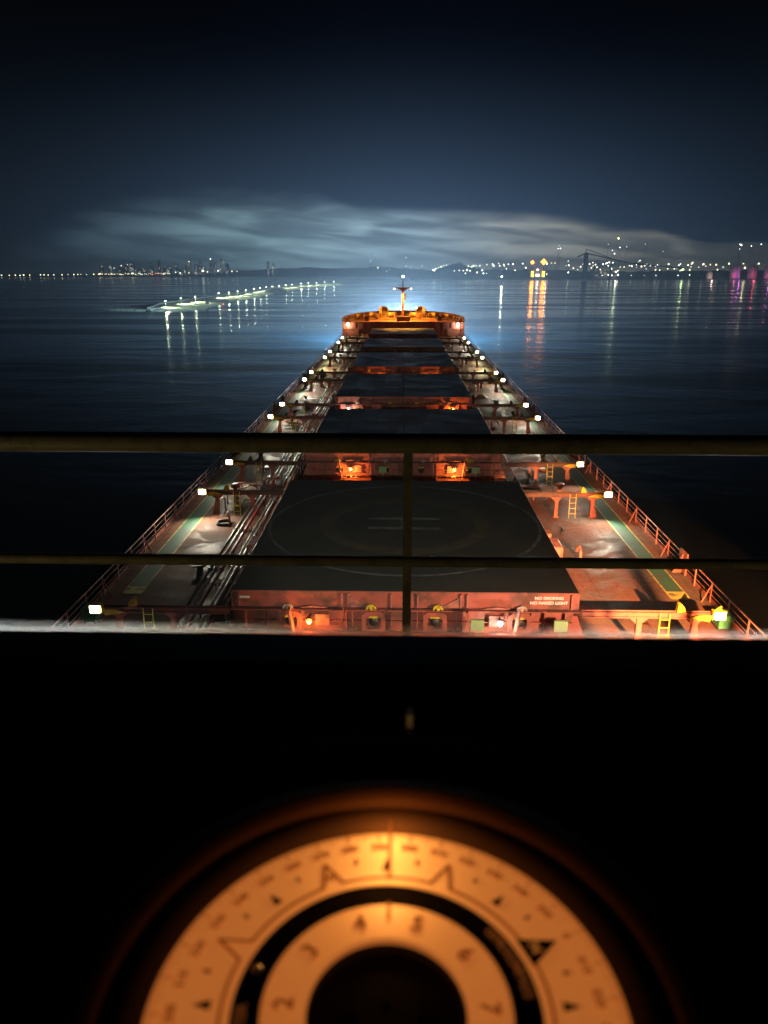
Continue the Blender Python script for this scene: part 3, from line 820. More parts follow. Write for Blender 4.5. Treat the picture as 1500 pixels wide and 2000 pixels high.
# windlasses and winches
WIN = mat('winch_paint', (.45, .27, .08), .5, col2=(.22, .12, .05), scale=3)
for s, nm, x in ((-1, 'port', -5.6), (1, 'starboard', 4.9)):
    t = thing('anchor_windlass', (x, 195.5, FZ), 'orange lit anchor windlass with a big chain wheel on the %s side of the forecastle' % nm, 'windlass', 'windlasses on the forecastle')
    MB().box(-3.6, 3.6, -.9, .9, 0, .3).build('bed', WIN, t)
    MB().lathe([(0, -.3), (1.35, -.3), (1.4, -.15), (1.1, 0), (1.4, .15), (1.35, .3), (0, .3)], (s * .3, .6, 1.7), 22, axis=0).build('chain_wheel', WIN, t)
    for x0, x1, r in ((-3.1, -1.6, .55), (1.7, 3.2, .55)):
        MB().lathe([(0, x0), (r + .35, x0), (r + .35, x0 + .06), (r, x0 + .08), (r, x1 - .08), (r + .35, x1 - .06), (r + .35, x1), (0, x1)], (0, 0, 1.1), 20, axis=0).build('mooring_drum', WIN, t)
    MB().lathe([(0, -3.9), (.3, -3.9), (.22, -3.5), (.12, -3.4), (.12, 3.4), (.22, 3.5), (.3, 3.9), (0, 3.9)], (0, 0, 1.1), 12, axis=0).build('shaft', STEEL, t)
    m = MB()
    for q in (-3.35, -1.4, -.6, 1.1, 1.5, 3.4): m.prism([(-.6, .301), (.6, .301), (.3, 1.4), (-.3, 1.4)], 0, q - .05, q + .05)
    m.build('bearing_frame', WIN, t)
    MB().box(-1.2, -.7, -1.2, -.2, .301, 1.3, c=.05).build('motor', RED2, t)
    # hawse cover domes and mooring winch
    t = thing('mooring_winch', (s * 10.6, 191.5, FZ), 'mooring winch near the %s corner of the forecastle' % nm, 'winch', 'mooring winches on the forecastle')
    MB().box(-1.9, 1.9, -.7, .7, 0, .25).build('bed', WIN, t)
    MB().lathe([(0, -1.2), (.8, -1.2), (.8, -1.12), (.45, -1.1), (.45, .6), (.8, .62), (.8, .7), (0, .7)], (0, 0, 1.0), 18, axis=0).build('drum', WIN, t)
    m = MB()
    for q in (-1.45, .95): m.prism([(-.5, .251), (.5, .251), (.25, 1.3), (-.25, 1.3)], 0, q - .06, q + .06)
    m.build('bearing_frame', WIN, t)
    MB().box(1.15, 1.8, -.5, .4, .251, 1.1, c=.05).build('motor', RED2, t)
    for q, (a, b) in enumerate(((7.6, 203.0), (12.6, 197.5), (3.0, 207.5))):
        t = thing('forecastle_bitts', (s * a, b, FZ), 'pair of %s forecastle bitts %s' % (nm, ('between windlass and bulwark', 'close to the side bulwark', 'close to the stem')[q]), 'bollard', 'bitts on the forecastle')
        MB().box(-.9, .9, -.3, .3, 0, .1).build('base', WIN, t)
        for xx in (-.5, .5): MB().lathe([(.2, .101), (.2, .85), (.25, .88), (0, .92)], (xx, 0, 0), 12).build('post', WIN, t)
    t = thing('hawse_cover', (s * 4.9 - .3, 203.0, FZ), 'rounded orange hawse cover rising above the bulwark %s of the foremast' % ('left' if s < 0 else 'right'), 'hawse cover', 'rounded hawse covers at the bow')
    MB().ring((0, 0, 1.5), 1.0, 1.35, -.8, .8, -90, 90, n=16, axis=1).build('arch', WIN, t); MB().ring((0, 0, 1.5), .25, .999, .1, .2, -90, 90, n=16, axis=1).build('web', RED, t); MB().box(-1.3, 1.3, -.85, .85, 0, 1.499).build('base', WIN, t)
    for q, (a, b, hh_) in enumerate(((9.0, 188.2, 1.2), (11.6, 194.2, 1.0), (7.2, 199.6, 1.3), (2.4, 199.0, 1.5), (13.2, 190.0, .9))):
        t = thing('deck_chest', (s * a, b, FZ), ('dark gear chest on the %s side of the forecastle ' % nm) + ('by its aft rail', 'outboard of the windlass', 'ahead of the windlass', 'close to the foremast', 'in the corner by the bulwark')[q], 'chest', 'gear chests on the forecastle')
        MB().box(-.5, .5, -.35, .35, 0, hh_ - .13, c=.03).build('body', BEAM, t); MB().box(-.55, .55, -.4, .4, hh_ - .129, hh_).build('lid', RED, t)
    t = thing('ventilator', (s * 12.9, 187.0, FZ), 'short ventilator at the %s corner of the forecastle' % nm, 'vent', 'ventilators on the forecastle')
    MB().lathe([(.25, 0), (.25, .9)], n=14).build('neck', WIN, t); MB().lathe([(.27, .8), (.5, .85), (.5, 1.05), (.1, 1.2), (0, 1.2)], n=16).build('cap', WIN, t)
t = thing('store_trunk', (0, 188.0, FZ), 'dark store trunk at the foot of the foremast', 'trunk')
MB().box(-1.6, 1.6, -1.2, .9, 0, 1.0, c=.06).build('body', BEAM, t); MB().box(-1.7, 1.7, -1.3, 1.0, 1.001, 1.1).build('lid', BEAM, t)

# foremast
ft = thing('foremast', (-.15, 191.0, FZ), 'orange lit foremast with a crosstree and lamps at the bow', 'mast')
MB().tube([(0, 0, 0), (0, 0, 7.7)], .27, 14, r2=.22).build('mast_tube', ORN, ft)
m = MB().box(-1.9, 1.9, -.5, .5, 7.75, 7.85); m.prism([(-1.6, 7.74), (1.6, 7.74), (.3, 7.0), (-.3, 7.0)], 1, -.05, .05); m.build('crosstree', ORN, ft)
m = MB()
for x in (-1.85, -.6, .6, 1.85):
    for y in (-.47, .47): m.tube([(x, y, 7.86), (x, y, 8.6)], .03, 5)
for y in (-.47, .47): m.tube([(-1.85, y, 8.6), (1.85, y, 8.6)], .03, 5)
m.build('platform_rail', ORN, ft)
MB().tube([(0, 0, 7.86), (0, 0, 10.2)], .13, 10, r2=.10).build('topmast', RED, ft)
MB().lathe([(0, -.22), (.22, -.15), (.22, .15), (0, .22)], (0, 0, 10.4), 10).build('masthead_lens', emat('lit_masthead_lens', (.8, 1, 1), 30), ft)
MB().box(.35, .75, -.15, .15, 5.0, 6.2).build('signal_box', STEEL, ft)
for x in (-2.15, 2.0):
    t = thing('mast_floodlight', (-.15 + x, 190.7, FZ + 7.5), 'orange floodlight hanging %s of the foremast crosstree' % ('left' if x < 0 else 'right'), 'floodlight', 'floodlights on the foremast')
    MB().box(-.2, .2, .05, .25, -.15, .15).build('housing', STEEL, t)
    MB().box(-.17, .17, -.02, .049, -.13, .13).build('lens', emat('lit_mast_lens', (1, .6, .25), 14) if 'lit_mast_lens' not in MATS else MATS['lit_mast_lens'], t)
    light(t, (0, -.2, -.25), 12000, (1.0, .42, .06), .15, 'SPOT', aim=(0, .05, -1), size=150, blend=.6)
MB().tube([(0, 0, 0), (0, 0, 3.0)], .06, 8).build
t = thing('whip_aerial', (1.7, 191.5, FZ), 'thin dark whip aerial right of the foremast', 'aerial'); MB().tube([(0, 0, 0), (0, 0, 3.6)], .05, 6).build('rod', STEEL, t); MB().lathe([(.14, 0), (.14, .3), (0, .3)], n=10).build('foot', STEEL, t)
t = thing('jack_staff', (.2, 211.0, FZ), 'short staff standing at the stem', 'staff'); MB().tube([(0, 0, 0), (0, 0, 3.2)], .05, 6).build('rod', ORN, t); MB().lathe([(.14, 0), (.14, .3), (0, .3)], n=10).build('foot', ORN, t)
# navigation searchlight shining ahead over the bow
t = thing('bow_searchlight', (3.6, 208.5, FZ + 1.35), 'small bright white searchlight on a post right of the foremast', 'searchlight')
MB().tube([(0, 0, -1.35), (0, 0, .5)], .08, 8).build('post', ORN, t); MB().lathe([(0, -.25), (.25, -.2), (.32, .2), (0, .22)], (0, 0, .8), 14, axis=1).build('housing', STEEL, t)
MB().lathe([(0, -.3), (.22, -.27), (.22, -.251), (0, -.251)], (0, 0, .8), 12, axis=1).build('lens', E_B, t)
for aim_, pw in (((0, 1, -.42), 10500000), ((-.85, .6, -.35), 1300000), ((.85, .6, -.35), 1300000)):
    light(t, (-3.6, 11.0, -1.5), pw, (.46, .72, 1.0), .5, 'SPOT', aim=aim_, size=128, blend=1.0)

# accommodation front floodlight (below the wheelhouse window, shining on the near starboard deck)
t = thing('post_lamp', (9.6, 21.0, 0), 'orange lamp on a low post between the bridge front and the nearest hatch, shining forward', 'lamp')
MB().tube([(0, 0, 0), (0, 0, 3.5)], .06, 8).build('post', RED, t); MB().box(-.2, .2, -.1, .1, 3.51, 3.8).build('housing', STEEL, t); MB().box(-.17, .17, .101, .13, 3.54, 3.77).build('lens', E_O, t)
light(t, (-.1, .25, 3.65), 6500, (1.0, .56, .34), .08, 'SPOT', aim=(-.7, 1, -.22), size=80, blend=.6)

t = thing('deck_mast_lamp', (11.0, 14.0, 0), 'orange floodlight on a short deck mast before the bridge, shining along the starboard deck', 'floodlight')
MB().tube([(0, 0, 0), (0, 0, 6.6)], .09, 8).build('post', RED, t); MB().box(-.2, .2, -.3, 0, 6.7, 7.1).build('housing', STEEL, t); MB().box(-.17, .17, .001, .03, 6.75, 7.05).build('lens', E_O, t)
for gx in (-.062, .02, .075): MB().tube([(gx, .40, 6.4), (gx, .40, 7.1)], .0075, 6).build('guard_or_shadow_bar', STEEL, t)  # thin bars added to throw shadow stripes along the lit deck
light(t, (0, .06, 6.9), 150000, (1.0, .42, .15), .006, 'SPOT', aim=(.04, 1, -.37), size=28, blend=.25)
t = thing('cover_fill_lamp', (-2.5, 1.3, 12.55), 'unseen fill floodlight added under the bridge front deck to lift the nearest hatch cover', 'floodlight')
MB().box(-.15, .15, -.2, 0, -.12, .12).build('housing', STEEL, t); MB().box(-.04, .04, -.14, -.06, .121, .34).build('bracket', STEEL, t); MB().box(-.12, .12, .001, .02, -.1, .1).build('lens', E_W, t)
light(t, (0, .1, 0), 11000, (.95, 1.0, .85), .1, 'SPOT', aim=(.07, 1, -.27), size=32, blend=.8)  # unseen fill spot, added to lift the dark cover and its markings
t = thing('rail_fill_lamp', (-3.6, .78, 13.35), 'dim warm fill lamp added unseen below the window to brighten the railing', 'lamp')
MB().box(-.08, .08, -.07, 0, -.08, .08).build('housing', STEEL, t); MB().box(-.06, .06, .001, .02, -.06, .06).build('lens', E_Y, t)
light(t, (0, .08, 0), 24, (1.0, .80, .42), .05)  # added fill light that warms the near rails from the port side

t = thing('rail_fill_lamp', (4.2, .78, 13.35), 'dimmer unseen fill lamp added to starboard to brighten the railing', 'lamp')
MB().box(-.08, .08, -.07, 0, -.08, .08).build('housing', STEEL, t); MB().box(-.06, .06, .001, .02, -.06, .06).build('lens', E_Y, t)
light(t, (0, .08, 0), 22, (1.0, .80, .42), .05)  # second added fill, for the starboard half of the rails

# ------------------------------------------------------------------ bridge: railing, window, console, compass repeater
RAILP = mat('dark_olive_rail_paint', (.26, .21, .10), .6, col2=(.17, .14, .07), scale=20)
rt = thing('bridge_railing', (0, 2.3, 14.05), 'dark olive railing just outside the wheelhouse window', 'railing')
hz = lambda py, d: at(787, py, d).z - 14.05
z1_ = hz(866, 2.3); z2_ = hz(1096.5, 2.3)
MB().tube([(-6, 0, z1_), (6, 0, z1_)], .0325, 14).build('top_rail', RAILP, rt)
MB().tube([(-6, 0, z2_), (6, 0, z2_)], .0185, 12).build('lower_rail', RAILP, rt)
xp = at(796, 1000, 2.3).x
for k in (-3, -2, -1, 0, 1, 2, 3):
    MB().box(xp + k * 1.9 - .0145, xp + k * 1.9 + .0145, -.006, .006, -1.0, z1_ - .0306).build('stanchion', RAILP, rt)
# deck under the railing
tag(MB().box(-12, 12, .62, 2.55, 12.9, 13.0).build('bridge_front_deck', mat('bridge_deck_paint', (.02, .03, .025), .6)), kind='structure')
BLK = mat('matt_black_console', (.010, .010, .010), .55)
BLKG = mat('black_plastic', (.012, .012, .013), .35)
wy = .62; wz = at(787, 1241, wy + .045).z
wt = thing('wheelhouse_window', (0, wy, wz), 'black frame and sill of the bridge window in front of the console', 'window')
MB().box(-2.2, 2.2, -.012, .045, -.03, 0).build('sill', BLKG, wt)
MB().box(-2.2, 2.2, -.05, .08, 1.15, 1.3).build('head', BLKG, wt)
for s in (-1, 1): MB().box(s * 1.05, s * 1.13, -.05, .08, .001, 1.149).build('mullion', BLKG, wt)
ct = thing('front_console', (0, .3, 13.6), 'matt black console top under the bridge window', 'console')
MB().box(-2.2, 2.2, -.6, .30, 1.0 + .08, wz - .035 - 13.6).build('top', BLK, ct)
MB().box(-2.2, 2.2, -.6, -.52, 0, 1.079).build('front_panel', BLK, ct)
tag(MB().box(-3, 3, .60, .70, 12.9, wz - .031).build('wheelhouse_wall', BLK), 'dark wall below the bridge window', 'wall')

# window pane: clear glass with a misted lower edge
def glass_mat():
    m = bpy.data.materials.new('misted_glass'); m.use_nodes = True; T = NT(m.node_tree); nt = m.node_tree; nt.nodes.remove(nt.nodes['Principled BSDF'])
    out = nt.nodes['Material Output']
    tr = T.n('ShaderNodeBsdfTransparent'); tr.inputs[0].default_value = (.97, .98, .98, 1)
    gl = T.n('ShaderNodeBsdfRefraction', i_Roughness=.6, i_IOR=1.4); gl.inputs[0].default_value = (.9, .9, .9, 1)
    g = T.n('ShaderNodeTexCoord'); sp = T.n('ShaderNodeSeparateXYZ'); T.l(g.outputs['Object'], sp.inputs[0])
    nn = T.n('ShaderNodeTexNoise', i_Scale=9.0, i_Detail=4.0); T.l(g.outputs['Object'], nn.inputs['Vector'])
    h = T.m('ADD', sp.outputs[2], T.m('MULTIPLY', T.m('ADD', nn.outputs[0], -.5), .006))
    f = T.mr(h, 0.0, .015, .38, 0.0, True)
    mx = T.n('ShaderNodeMixShader'); T.l(f, mx.inputs[0]); T.l(tr.outputs[0], mx.inputs[1]); T.l(gl.outputs[0], mx.inputs[2]); T.l(mx.outputs[0], out.inputs[0])
    return m


MB().add([(-2.2, 0, 0.001), (2.2, 0, 0.001), (2.2, 0, .03), (-2.2, 0, .03)], [(0, 1, 2, 3)]).build('misted_edge', glass_mat(), wt, (0, .044, 0))

# compass repeater: horizontal dial
K = .338                      # depth scale of the dial centre (m)
R1 = .3255 * K
dc = CAM + (CF * 1.0 + CU * -.6723 + CR * (5 / F_PX)) * K
cp = thing('compass_repeater', dc, 'round compass repeater with an orange lit dial on the console', 'compass')


def backlit(name, col, s, dark):
    m = bpy.data.materials.new(name); m.use_nodes = True; b = m.node_tree.nodes['Principled BSDF']
    b.inputs['Base Color'].default_value = (*col, 1); b.inputs['Roughness'].default_value = .6
    b.inputs['Emission Color'].default_value = (1.0, .265, .048, 1); b.inputs['Emission Strength'].default_value = s
    return m


CARD = backlit('backlit_card', (.8, .66, .5), .36, 0)
INK = mat('dial_ink', (.10, .04, .014), .7, emis=(1.0, .17, .012), estr=.11)
INKD = mat('dial_black_ink', (.004, .003, .003), .9, spec=.05)
TXT = mat('dim_dial_lettering', (.5, .3, .15), .6, emis=(1, .25, .05), estr=.06)
hd = 0.0
m = MB().ring((0, 0, 0), R1 * .652, R1 * 1.0, -.004, 0, n=128); card = m.build('outer_card', CARD, cp)
m = MB().ring((0, 0, 0), R1 * .526, R1 * .652, -.006, -.001, n=128); m.build('black_ring', INKD, cp)
m = MB().ring((0, 0, 0), R1 * .339, R1 * .526, -.004, 0, n=96); inner = m.build('inner_card', CARD, cp)
m = MB().lathe([(0, -.002), (R1 * .13, -.002), (R1 * .15, -.006), (R1 * .339, -.010)], n=48); m.build('hub', INKD, cp)
MB().ring((0, 0, 0), R1 * .02, R1 * .135, -.0015, .0, n=40).build('hub_cap', mat('hub_dark', (.006, .003, .003), .8, spec=.1), cp)
NANG = 66.4


def pol(r, a, z=.0008): a = R(a); return (R1 * r * math.sin(a), R1 * r * math.cos(a), z)


def ribbon(m, pts, wd, z):
    P = [Vector((p[0], p[1], 0)) for p in pts]
    for a, b in zip(P[:-1], P[1:]):
        d = (b - a).normalized(); nrm = Vector((-d.y, d.x, 0)) * wd / 2; e = d * wd * .3
        q = [a - e + nrm, a - e - nrm, b + e - nrm, b + e + nrm]
        m.add([(v.x, v.y, z) for v in q], [(0, 1, 2, 3)])
        z += .00002


m = MB()
# rose outline with spikes every 45 degrees except the filled north one
for k in range(8):
    a = NANG + k * 45
    arc = [pol(.69, a + 4.2 + (45 - 8.4) * j / 10) for j in range(11)]
    ribbon(m, arc, R1 * .016, .0006)
    if k: ribbon(m, [pol(.69, a - 4.2), pol(.832, a), pol(.69, a + 4.2)], R1 * .016, .0009)
m.build('rose_outline', INK, card)
MB().add([pol(.675, NANG - 6.5), pol(.845, NANG), pol(.675, NANG + 6.5)], [(0, 1, 2)]).build('north_pointer', INKD, card)
m = MB(); big = MB()
for k in range(16):
    a = NANG + 22.5 + 45 * k
    if k < 8: MB().add([pol(.735, a - 1.9, .0012), pol(.735, a + 1.9, .0012), pol(.815, a, .0012)], [(0, 1, 2)]).build('point_mark', INKD, card)
    a = NANG + 11.25 + 22.5 * k
    MB().add([pol(.785, a - .9, .0012), pol(.785, a + .9, .0012), pol(.83, a, .0012)], [(0, 1, 2)]).build('half_point_mark', INKD, card)


def put(m, s, r, ang, size, z=.0011, flip=0):
    vs, fs = text_geo(s, size * R1, .035); T = Matrix.Translation(pol(r, ang, z)) @ Matrix.Rotation(-R(ang + flip), 4, 'Z')
    m.add([tuple(T @ Vector(v)) for v in vs], fs)


m = MB()
for d in range(0, 360, 10):
    a = d + NANG; put(m, '%03d' % d if d else '0', .893, a, .058)
    ribbon(m, [pol(.935, a), pol(.99, a)], R1 * .007, .0009)
    for q in range(1, 10): ribbon(m, [pol(.965 if q != 5 else .95, a + q), pol(.99, a + q)], R1 * .004, .0009)
for k, c in ((2, 'E'), (4, 'S'), (6, 'W')): put(m, c, .735, NANG + 45 * k, .06)
m.build('degree_numeral', INK, card)
m = MB(); put(m, 'N', .725, NANG, .07, .0016); m.build('north_letter', mat('north_letter_paint', (.6, .4, .2), .6, emis=(1, .3, .05), estr=.22), card)
m = MB()
for k in range(10): put(m, str((5 + k) % 10), .428, 18 + 36 * k, .115)
for k in range(100): ribbon(m, [pol(.508 if k % 5 else .495, k * 3.6), pol(.522, k * 3.6)], R1 * .004, .0009)
m.build('tenth_numeral', INK, inner)
m = MB()
W_ = 'GYROCOMPASS'
for k, c in enumerate(W_): put(m, c, .603, 51.5 + 32 * k / (len(W_) - 1), .062, .0004)
m.build('ring_lettering', TXT, cp); m = MB()
for k, c in enumerate('REPEATER'): put(m, c, .603, -(92 + 24 * (7 - k) / 7), .062, .0004)
m.build('ring_lettering', TXT, cp)
m = MB(); ribbon(m, [pol(.44, 0, .002), pol(.525, 0)], R1 * .018, .0014); m.build('inner_lubber', INK, inner)
# lubber wire over the card
MB().box(-R1 * .006, R1 * .006, R1 * .66, R1 * 1.05, .0045, .0052).build('lubber_line', INK, cp)
BEZ = mat('bezel_brown_plastic', (.085, .045, .028), .8, spec=.15)
m = MB().lathe([(R1 * 1.0, -.004), (R1 * 1.005, .001), (R1 * 1.155, .0035), (R1 * 1.165, .0015), (R1 * 1.18, .0015)], n=128); m.build('inner_bezel', BEZ, cp)
m = MB().lathe([(R1 * 1.18, .0015), (R1 * 1.185, .006), (R1 * 1.21, .008), (R1 * 1.38, .006), (R1 * 1.42, -.003), (R1 * 1.43, -.02)], n=128); m.build('outer_bezel', mat('outer_bezel_plastic', (.07, .030, .018), .8, spec=.1), cp)
m = MB().lathe([(R1 * 1.43, -.02), (R1 * 1.9, -.018), (R1 * 2.05, -.012), (R1 * 2.09, -.010), (R1 * 2.12, -.016), (R1 * 2.15, -.05)], n=96); m.build('housing', mat('glossy_black_housing', (.012, .012, .013), .16), cp)
nb = Vector(at(800, 1402, 1.0) - CAM); k_ = (dc.z - .006 - CAM.z) / nb.z; q = CAM + nb * k_ - dc
MB().box(q.x - .0025, q.x + .0025, q.y - .006, q.y + .004, -.012, .000).build('lip_highlight', mat('lip_highlight_paint', (.42, .62, .75), .35), cp)  # pale nub stands in for the lip highlight, tinted against the orange dial light
# chrome stud added to stand for a glint on the black ring
MB().lathe([(0, .0012), (.0022, .0006), (.0026, -.001)], pol(.60, -73, -.0008), 10).build('glint_stud', mat('chrome', (.8, .8, .8), .15, metal=1), cp)
light(cp, (0, R1 * .93, .020), .05, (1.0, .38, .07), .006, name='dial_lamp')
light(cp, (0, R1 * .60, .018), .03, (1.0, .38, .07), .004, name='dial_lamp')

# ------------------------------------------------------------------ breakwater with lamps
ROCK = mat('wet_rubble_rock', (.17, .19, .13), .85, col2=(.07, .08, .055), scale=.35, thr=(.4, .6), bump=.8, bscale=.8)
PATHM = mat('concrete_path', (.26, .27, .20), .8, col2=(.13, .14, .10), scale=.4)
ld = lambda py, h: (CAM.z - WZ - h) / math.tan(PITCH + math.atan((py - 1000) / F_PX))
lamps = [(323, 588), (353, 583), (381, 580), (427, 573), (447, 571.5), (464, 569.5), (480, 567), (496, 564.5), (508, 562.5), (520, 561), (532, 560), (545, 558.7), (558, 557.2), (570, 556), (588, 554), (602, 553), (618, 552.2), (634, 551.2), (652, 550.2)]
cl = []
for px, py in lamps:
    d = ld(py, 5.0); cl.append(at(px, py, d))
path = [Vector((p.x, p.y, 0)) for p in cl]
path = [Vector(at(290, 594, ld(594, 4)))] + path + [Vector(at(705, 547.6, 1650)), Vector(at(800, 545.0, 1900)), Vector(at(880, 543.5, 2150)), Vector(at(1000, 543, 2400))]


def strip(name, offs, mt, jit=0, sub=4, seed=1, wide=True):
    rnd = random.Random(seed); m = MB(); vs = []; fs = []; k = len(offs); N = 0
    pts = []
    for a, b in zip(path[:-1], path[1:]):
        for j in range(sub): pts.append(a.lerp(b, j / sub))
    pts.append(path[-1])
    for i, p in enumerate(pts):
        d = (pts[min(i + 1, len(pts) - 1)] - pts[max(0, i - 1)]); d.z = 0; d.normalize(); nr = Vector((d.y, -d.x, 0))
        tp = min(1.0, (i + .3) / 5); wf = 2.0 + (1.4 * max(0, 1 - i / len(pts) * 2.6) if wide else 0)
        for o, z in offs:
            jj = jit if z > -6 else 0
            vs.append((p.x + nr.x * (o * wf + (wf - 1) * -2) * tp + rnd.uniform(-jj, jj), p.y + nr.y * (o * wf + (wf - 1) * -2) * tp + rnd.uniform(-jj, jj), z + rnd.uniform(-jj, jj) * .5))
    for i in range(len(pts) - 1):
        for q in range(k - 1): fs.append((i * k + q, i * k + q + 1, (i + 1) * k + q + 1, (i + 1) * k + q))
    m.add(vs, fs)
    return m.build(name, mt)


bw = thing('breakwater', (0, 0, 0), 'long rubble breakwater lit by a row of lamps off the port bow', 'breakwater')
o = strip('rubble_slope', [(-10, -6.4), (-8, -5.6), (-6.5, -5.2), (-5, -5.0), (3.6, -5.0), (4.6, -5.1), (6.0, -5.4), (7.4, -5.8), (9.0, -6.4)], ROCK, .42, 14); o.parent = bw
o = strip('paved_path', [(-3.6, -5.6), (-3.6, -4.55), (3.4, -4.55), (3.4, -5.6)], PATHM, 0, 2); o.parent = bw
o = strip('parapet', [(-4.1, -5.2), (-4.1, -3.9), (-3.7, -3.9), (-3.7, -5.2)], PATHM, 0, 2); o.parent = bw
E_BW = emat('lit_breakwater_bulb', (.92, 1, .74), 16)
pole_me = MB().tube([(0, 0, -4.5), (0, 0, 3.0)], .11, 6, r2=.07).mesh('pole', STEEL)
pole_me = MB().tube([(0, 0, -2.1), (0, 0, -.5)], .09, 6, r2=.07).tube([(0, 0, -.5), (.5, 0, 0)], .05, 6).mesh('pole', STEEL)
for k, p in enumerate(cl):
    d = p.y; r = .28 + d / 2600
    pos = [('at its lit near end', 3), ('along its middle', 10), ('along its far stretch', 99)]
    lb = ('first', 'second', 'third', 'fourth', 'fifth', 'sixth', 'seventh', 'eighth', 'ninth', 'tenth', 'eleventh', 'twelfth', 'thirteenth', 'fourteenth', 'fifteenth', 'sixteenth', 'seventeenth', 'eighteenth', 'nineteenth')[k]
    t = thing('breakwater_lamp', (p.x, p.y, p.z), '%s lamp post along the breakwater, counted from its near left end' % lb, 'lamp post', 'lamp posts on the breakwater')
    MB().tube([(0, 0, -3.7), (0, 0, -.2)], .10 + d / 9000, 6).build('pole', STEEL, t)
    MB().lathe([(0, r * .7), (r * .7, r * .4), (r, 0), (0, -.1)], n=8).build('bulb', E_BW, t)
    light(t, (0, 0, -r * .4 - .2), 450 + d * .8, (.84, 1.0, .58), .4)
    light(t, (1.0, 0, -r * .4 - .2), 17000 + d * 30, (.84, 1.0, .58), .4, 'SPOT', aim=(.45, 0, -1), size=158, blend=.3)
t = thing('navigation_beacon', at(405, 594, 500), 'dark beacon column standing on the lit end of the breakwater', 'beacon')
MB().lathe([(1.1, -2.0), (.95, 2.6), (1.2, 2.7), (1.2, 3.0), (.7, 3.1), (.7, 3.7), (0, 4.1)], n=12).build('column', BLACK, t)
t = thing('rock_mound', (path[9].x + 14, path[9].y + 10, WZ), 'dark rocky hump beside the breakwater', 'rock mound')
rnd = random.Random(4)
m = MB(); G = 14; vs = []
for i in range(G):
    for j in range(G):
        u, v = (i / (G - 1) * 2 - 1), (j / (G - 1) * 2 - 1); h = max(0, 1 - (u * u + v * v)) ** .5
        vs.append((u * 11 + rnd.uniform(-.5, .5), v * 45 + rnd.uniform(-1.5, 1.5), -.5 + 4.6 * h * rnd.uniform(.8, 1.1)))
m.add(vs, [(i * G + j, i * G + j + 1, (i + 1) * G + j + 1, (i + 1) * G + j) for i in range(G - 1) for j in range(G - 1)]); m.build('rocks', ROCK, t)
t = thing('breakwater_signal', at(436, 594.5, 478), 'small red signal light on the lit end of the breakwater', 'signal light')
MB().tube([(0, 0, -1.6), (0, 0, 0)], .12, 6).build('post', STEEL, t); MB().lathe([(0, .4), (.35, .2), (.35, 0), (0, 0)], n=8).build('bulb', emat('lit_red_bulb', (1, .15, .05), 5), t)

# ------------------------------------------------------------------ far land
LAND = mat('dark_far_land', (.030, .036, .034), .9, col2=(.015, .02, .018), scale=.01)


def land(name, prof, d0, d1, seed=0):
    """prof: list of (px, ridge photo y); near shore at d0, ridge at d1"""
    rnd = random.Random(seed); m = MB(); vs = []; pts = []
    for (xa, ya), (xb, yb) in zip(prof[:-1], prof[1:]):
        for j in range(10): pts.append((xa + (xb - xa) * j / 10, ya + (yb - ya) * j / 10))
    pts.append(prof[-1])
    K_ = 7
    for px, py in pts:
        top = max(WZ + 2, at(px, py, d1).z + rnd.uniform(-1, 1) * 3)
        for q in range(K_):
            t_ = q / (K_ - 1); d = d0 + (d1 - d0) * t_
            z = WZ - 1 if q == 0 else (WZ + 2 if q == 1 else WZ + 2 + (top - WZ - 2) * ((t_ - .16) / .84) ** 1.5 + rnd.uniform(-1, 1) * 1.0)
            p = at(px, 540, d); vs.append((p.x, p.y, z))
        p = at(px, 540, d1 + 500); vs.append((p.x, p.y, WZ - 1))
    K2 = K_ + 1; n_ = len(pts)
    m.add(vs, [(i * K2 + q, i * K2 + q + 1, (i + 1) * K2 + q + 1, (i + 1) * K2 + q) for i in range(n_ - 1) for q in range(K2 - 1)], True)
    o = m.build(name, LAND); tag(o, kind='structure'); return o


land('far_shore', [(-250, 539), (0, 538.5), (190, 537.5), (300, 536), (460, 534)], 3000, 3500, 1)
land('hills', [(400, 539), (440, 530), (520, 526), (600, 522), (680, 524), (740, 521), (800, 525), (850, 528)], 3300, 4300, 2)
land('headland', [(800, 533), (845, 529), (870, 520), (895, 512), (912, 520), (940, 526), (1010, 527), (1120, 529), (1240, 530), (1350, 529), (1500, 528), (1750, 526)], 2050, 2900, 3)

GROUND = WZ + 2
rc = random.Random(11)
BLD = [mat('far_tower_concrete_%s' % n, c, .8) for n, c in (('grey', (.20, .21, .21)), ('buff', (.24, .20, .15)), ('dim', (.10, .12, .12)))]


def win_mat(name, col, s, dens):
    m = bpy.data.materials.new(name); m.use_nodes = True; T = NT(m.node_tree); b = m.node_tree.nodes['Principled BSDF']
    b.inputs['Base Color'].default_value = (.05, .05, .05, 1)
    g = T.n('ShaderNodeNewGeometry'); mp = T.n('ShaderNodeMapping'); mp.inputs['Scale'].default_value = (.2, .2, .3); T.l(g.outputs['Position'], mp.inputs[0])
    v = T.n('ShaderNodeTexWhiteNoise'); fl = T.n('ShaderNodeVectorMath'); fl.operation = 'FLOOR'; T.l(mp.outputs[0], fl.inputs[0]); T.l(fl.outputs[0], v.inputs[0])
    f = T.m('GREATER_THAN', v.outputs[0], 1 - dens)
    b.inputs['Emission Color'].default_value = (*col, 1); T.l(T.m('MULTIPLY', f, s), b.inputs['Emission Strength'])
    m.cycles.emission_sampling = 'NONE'
    return m


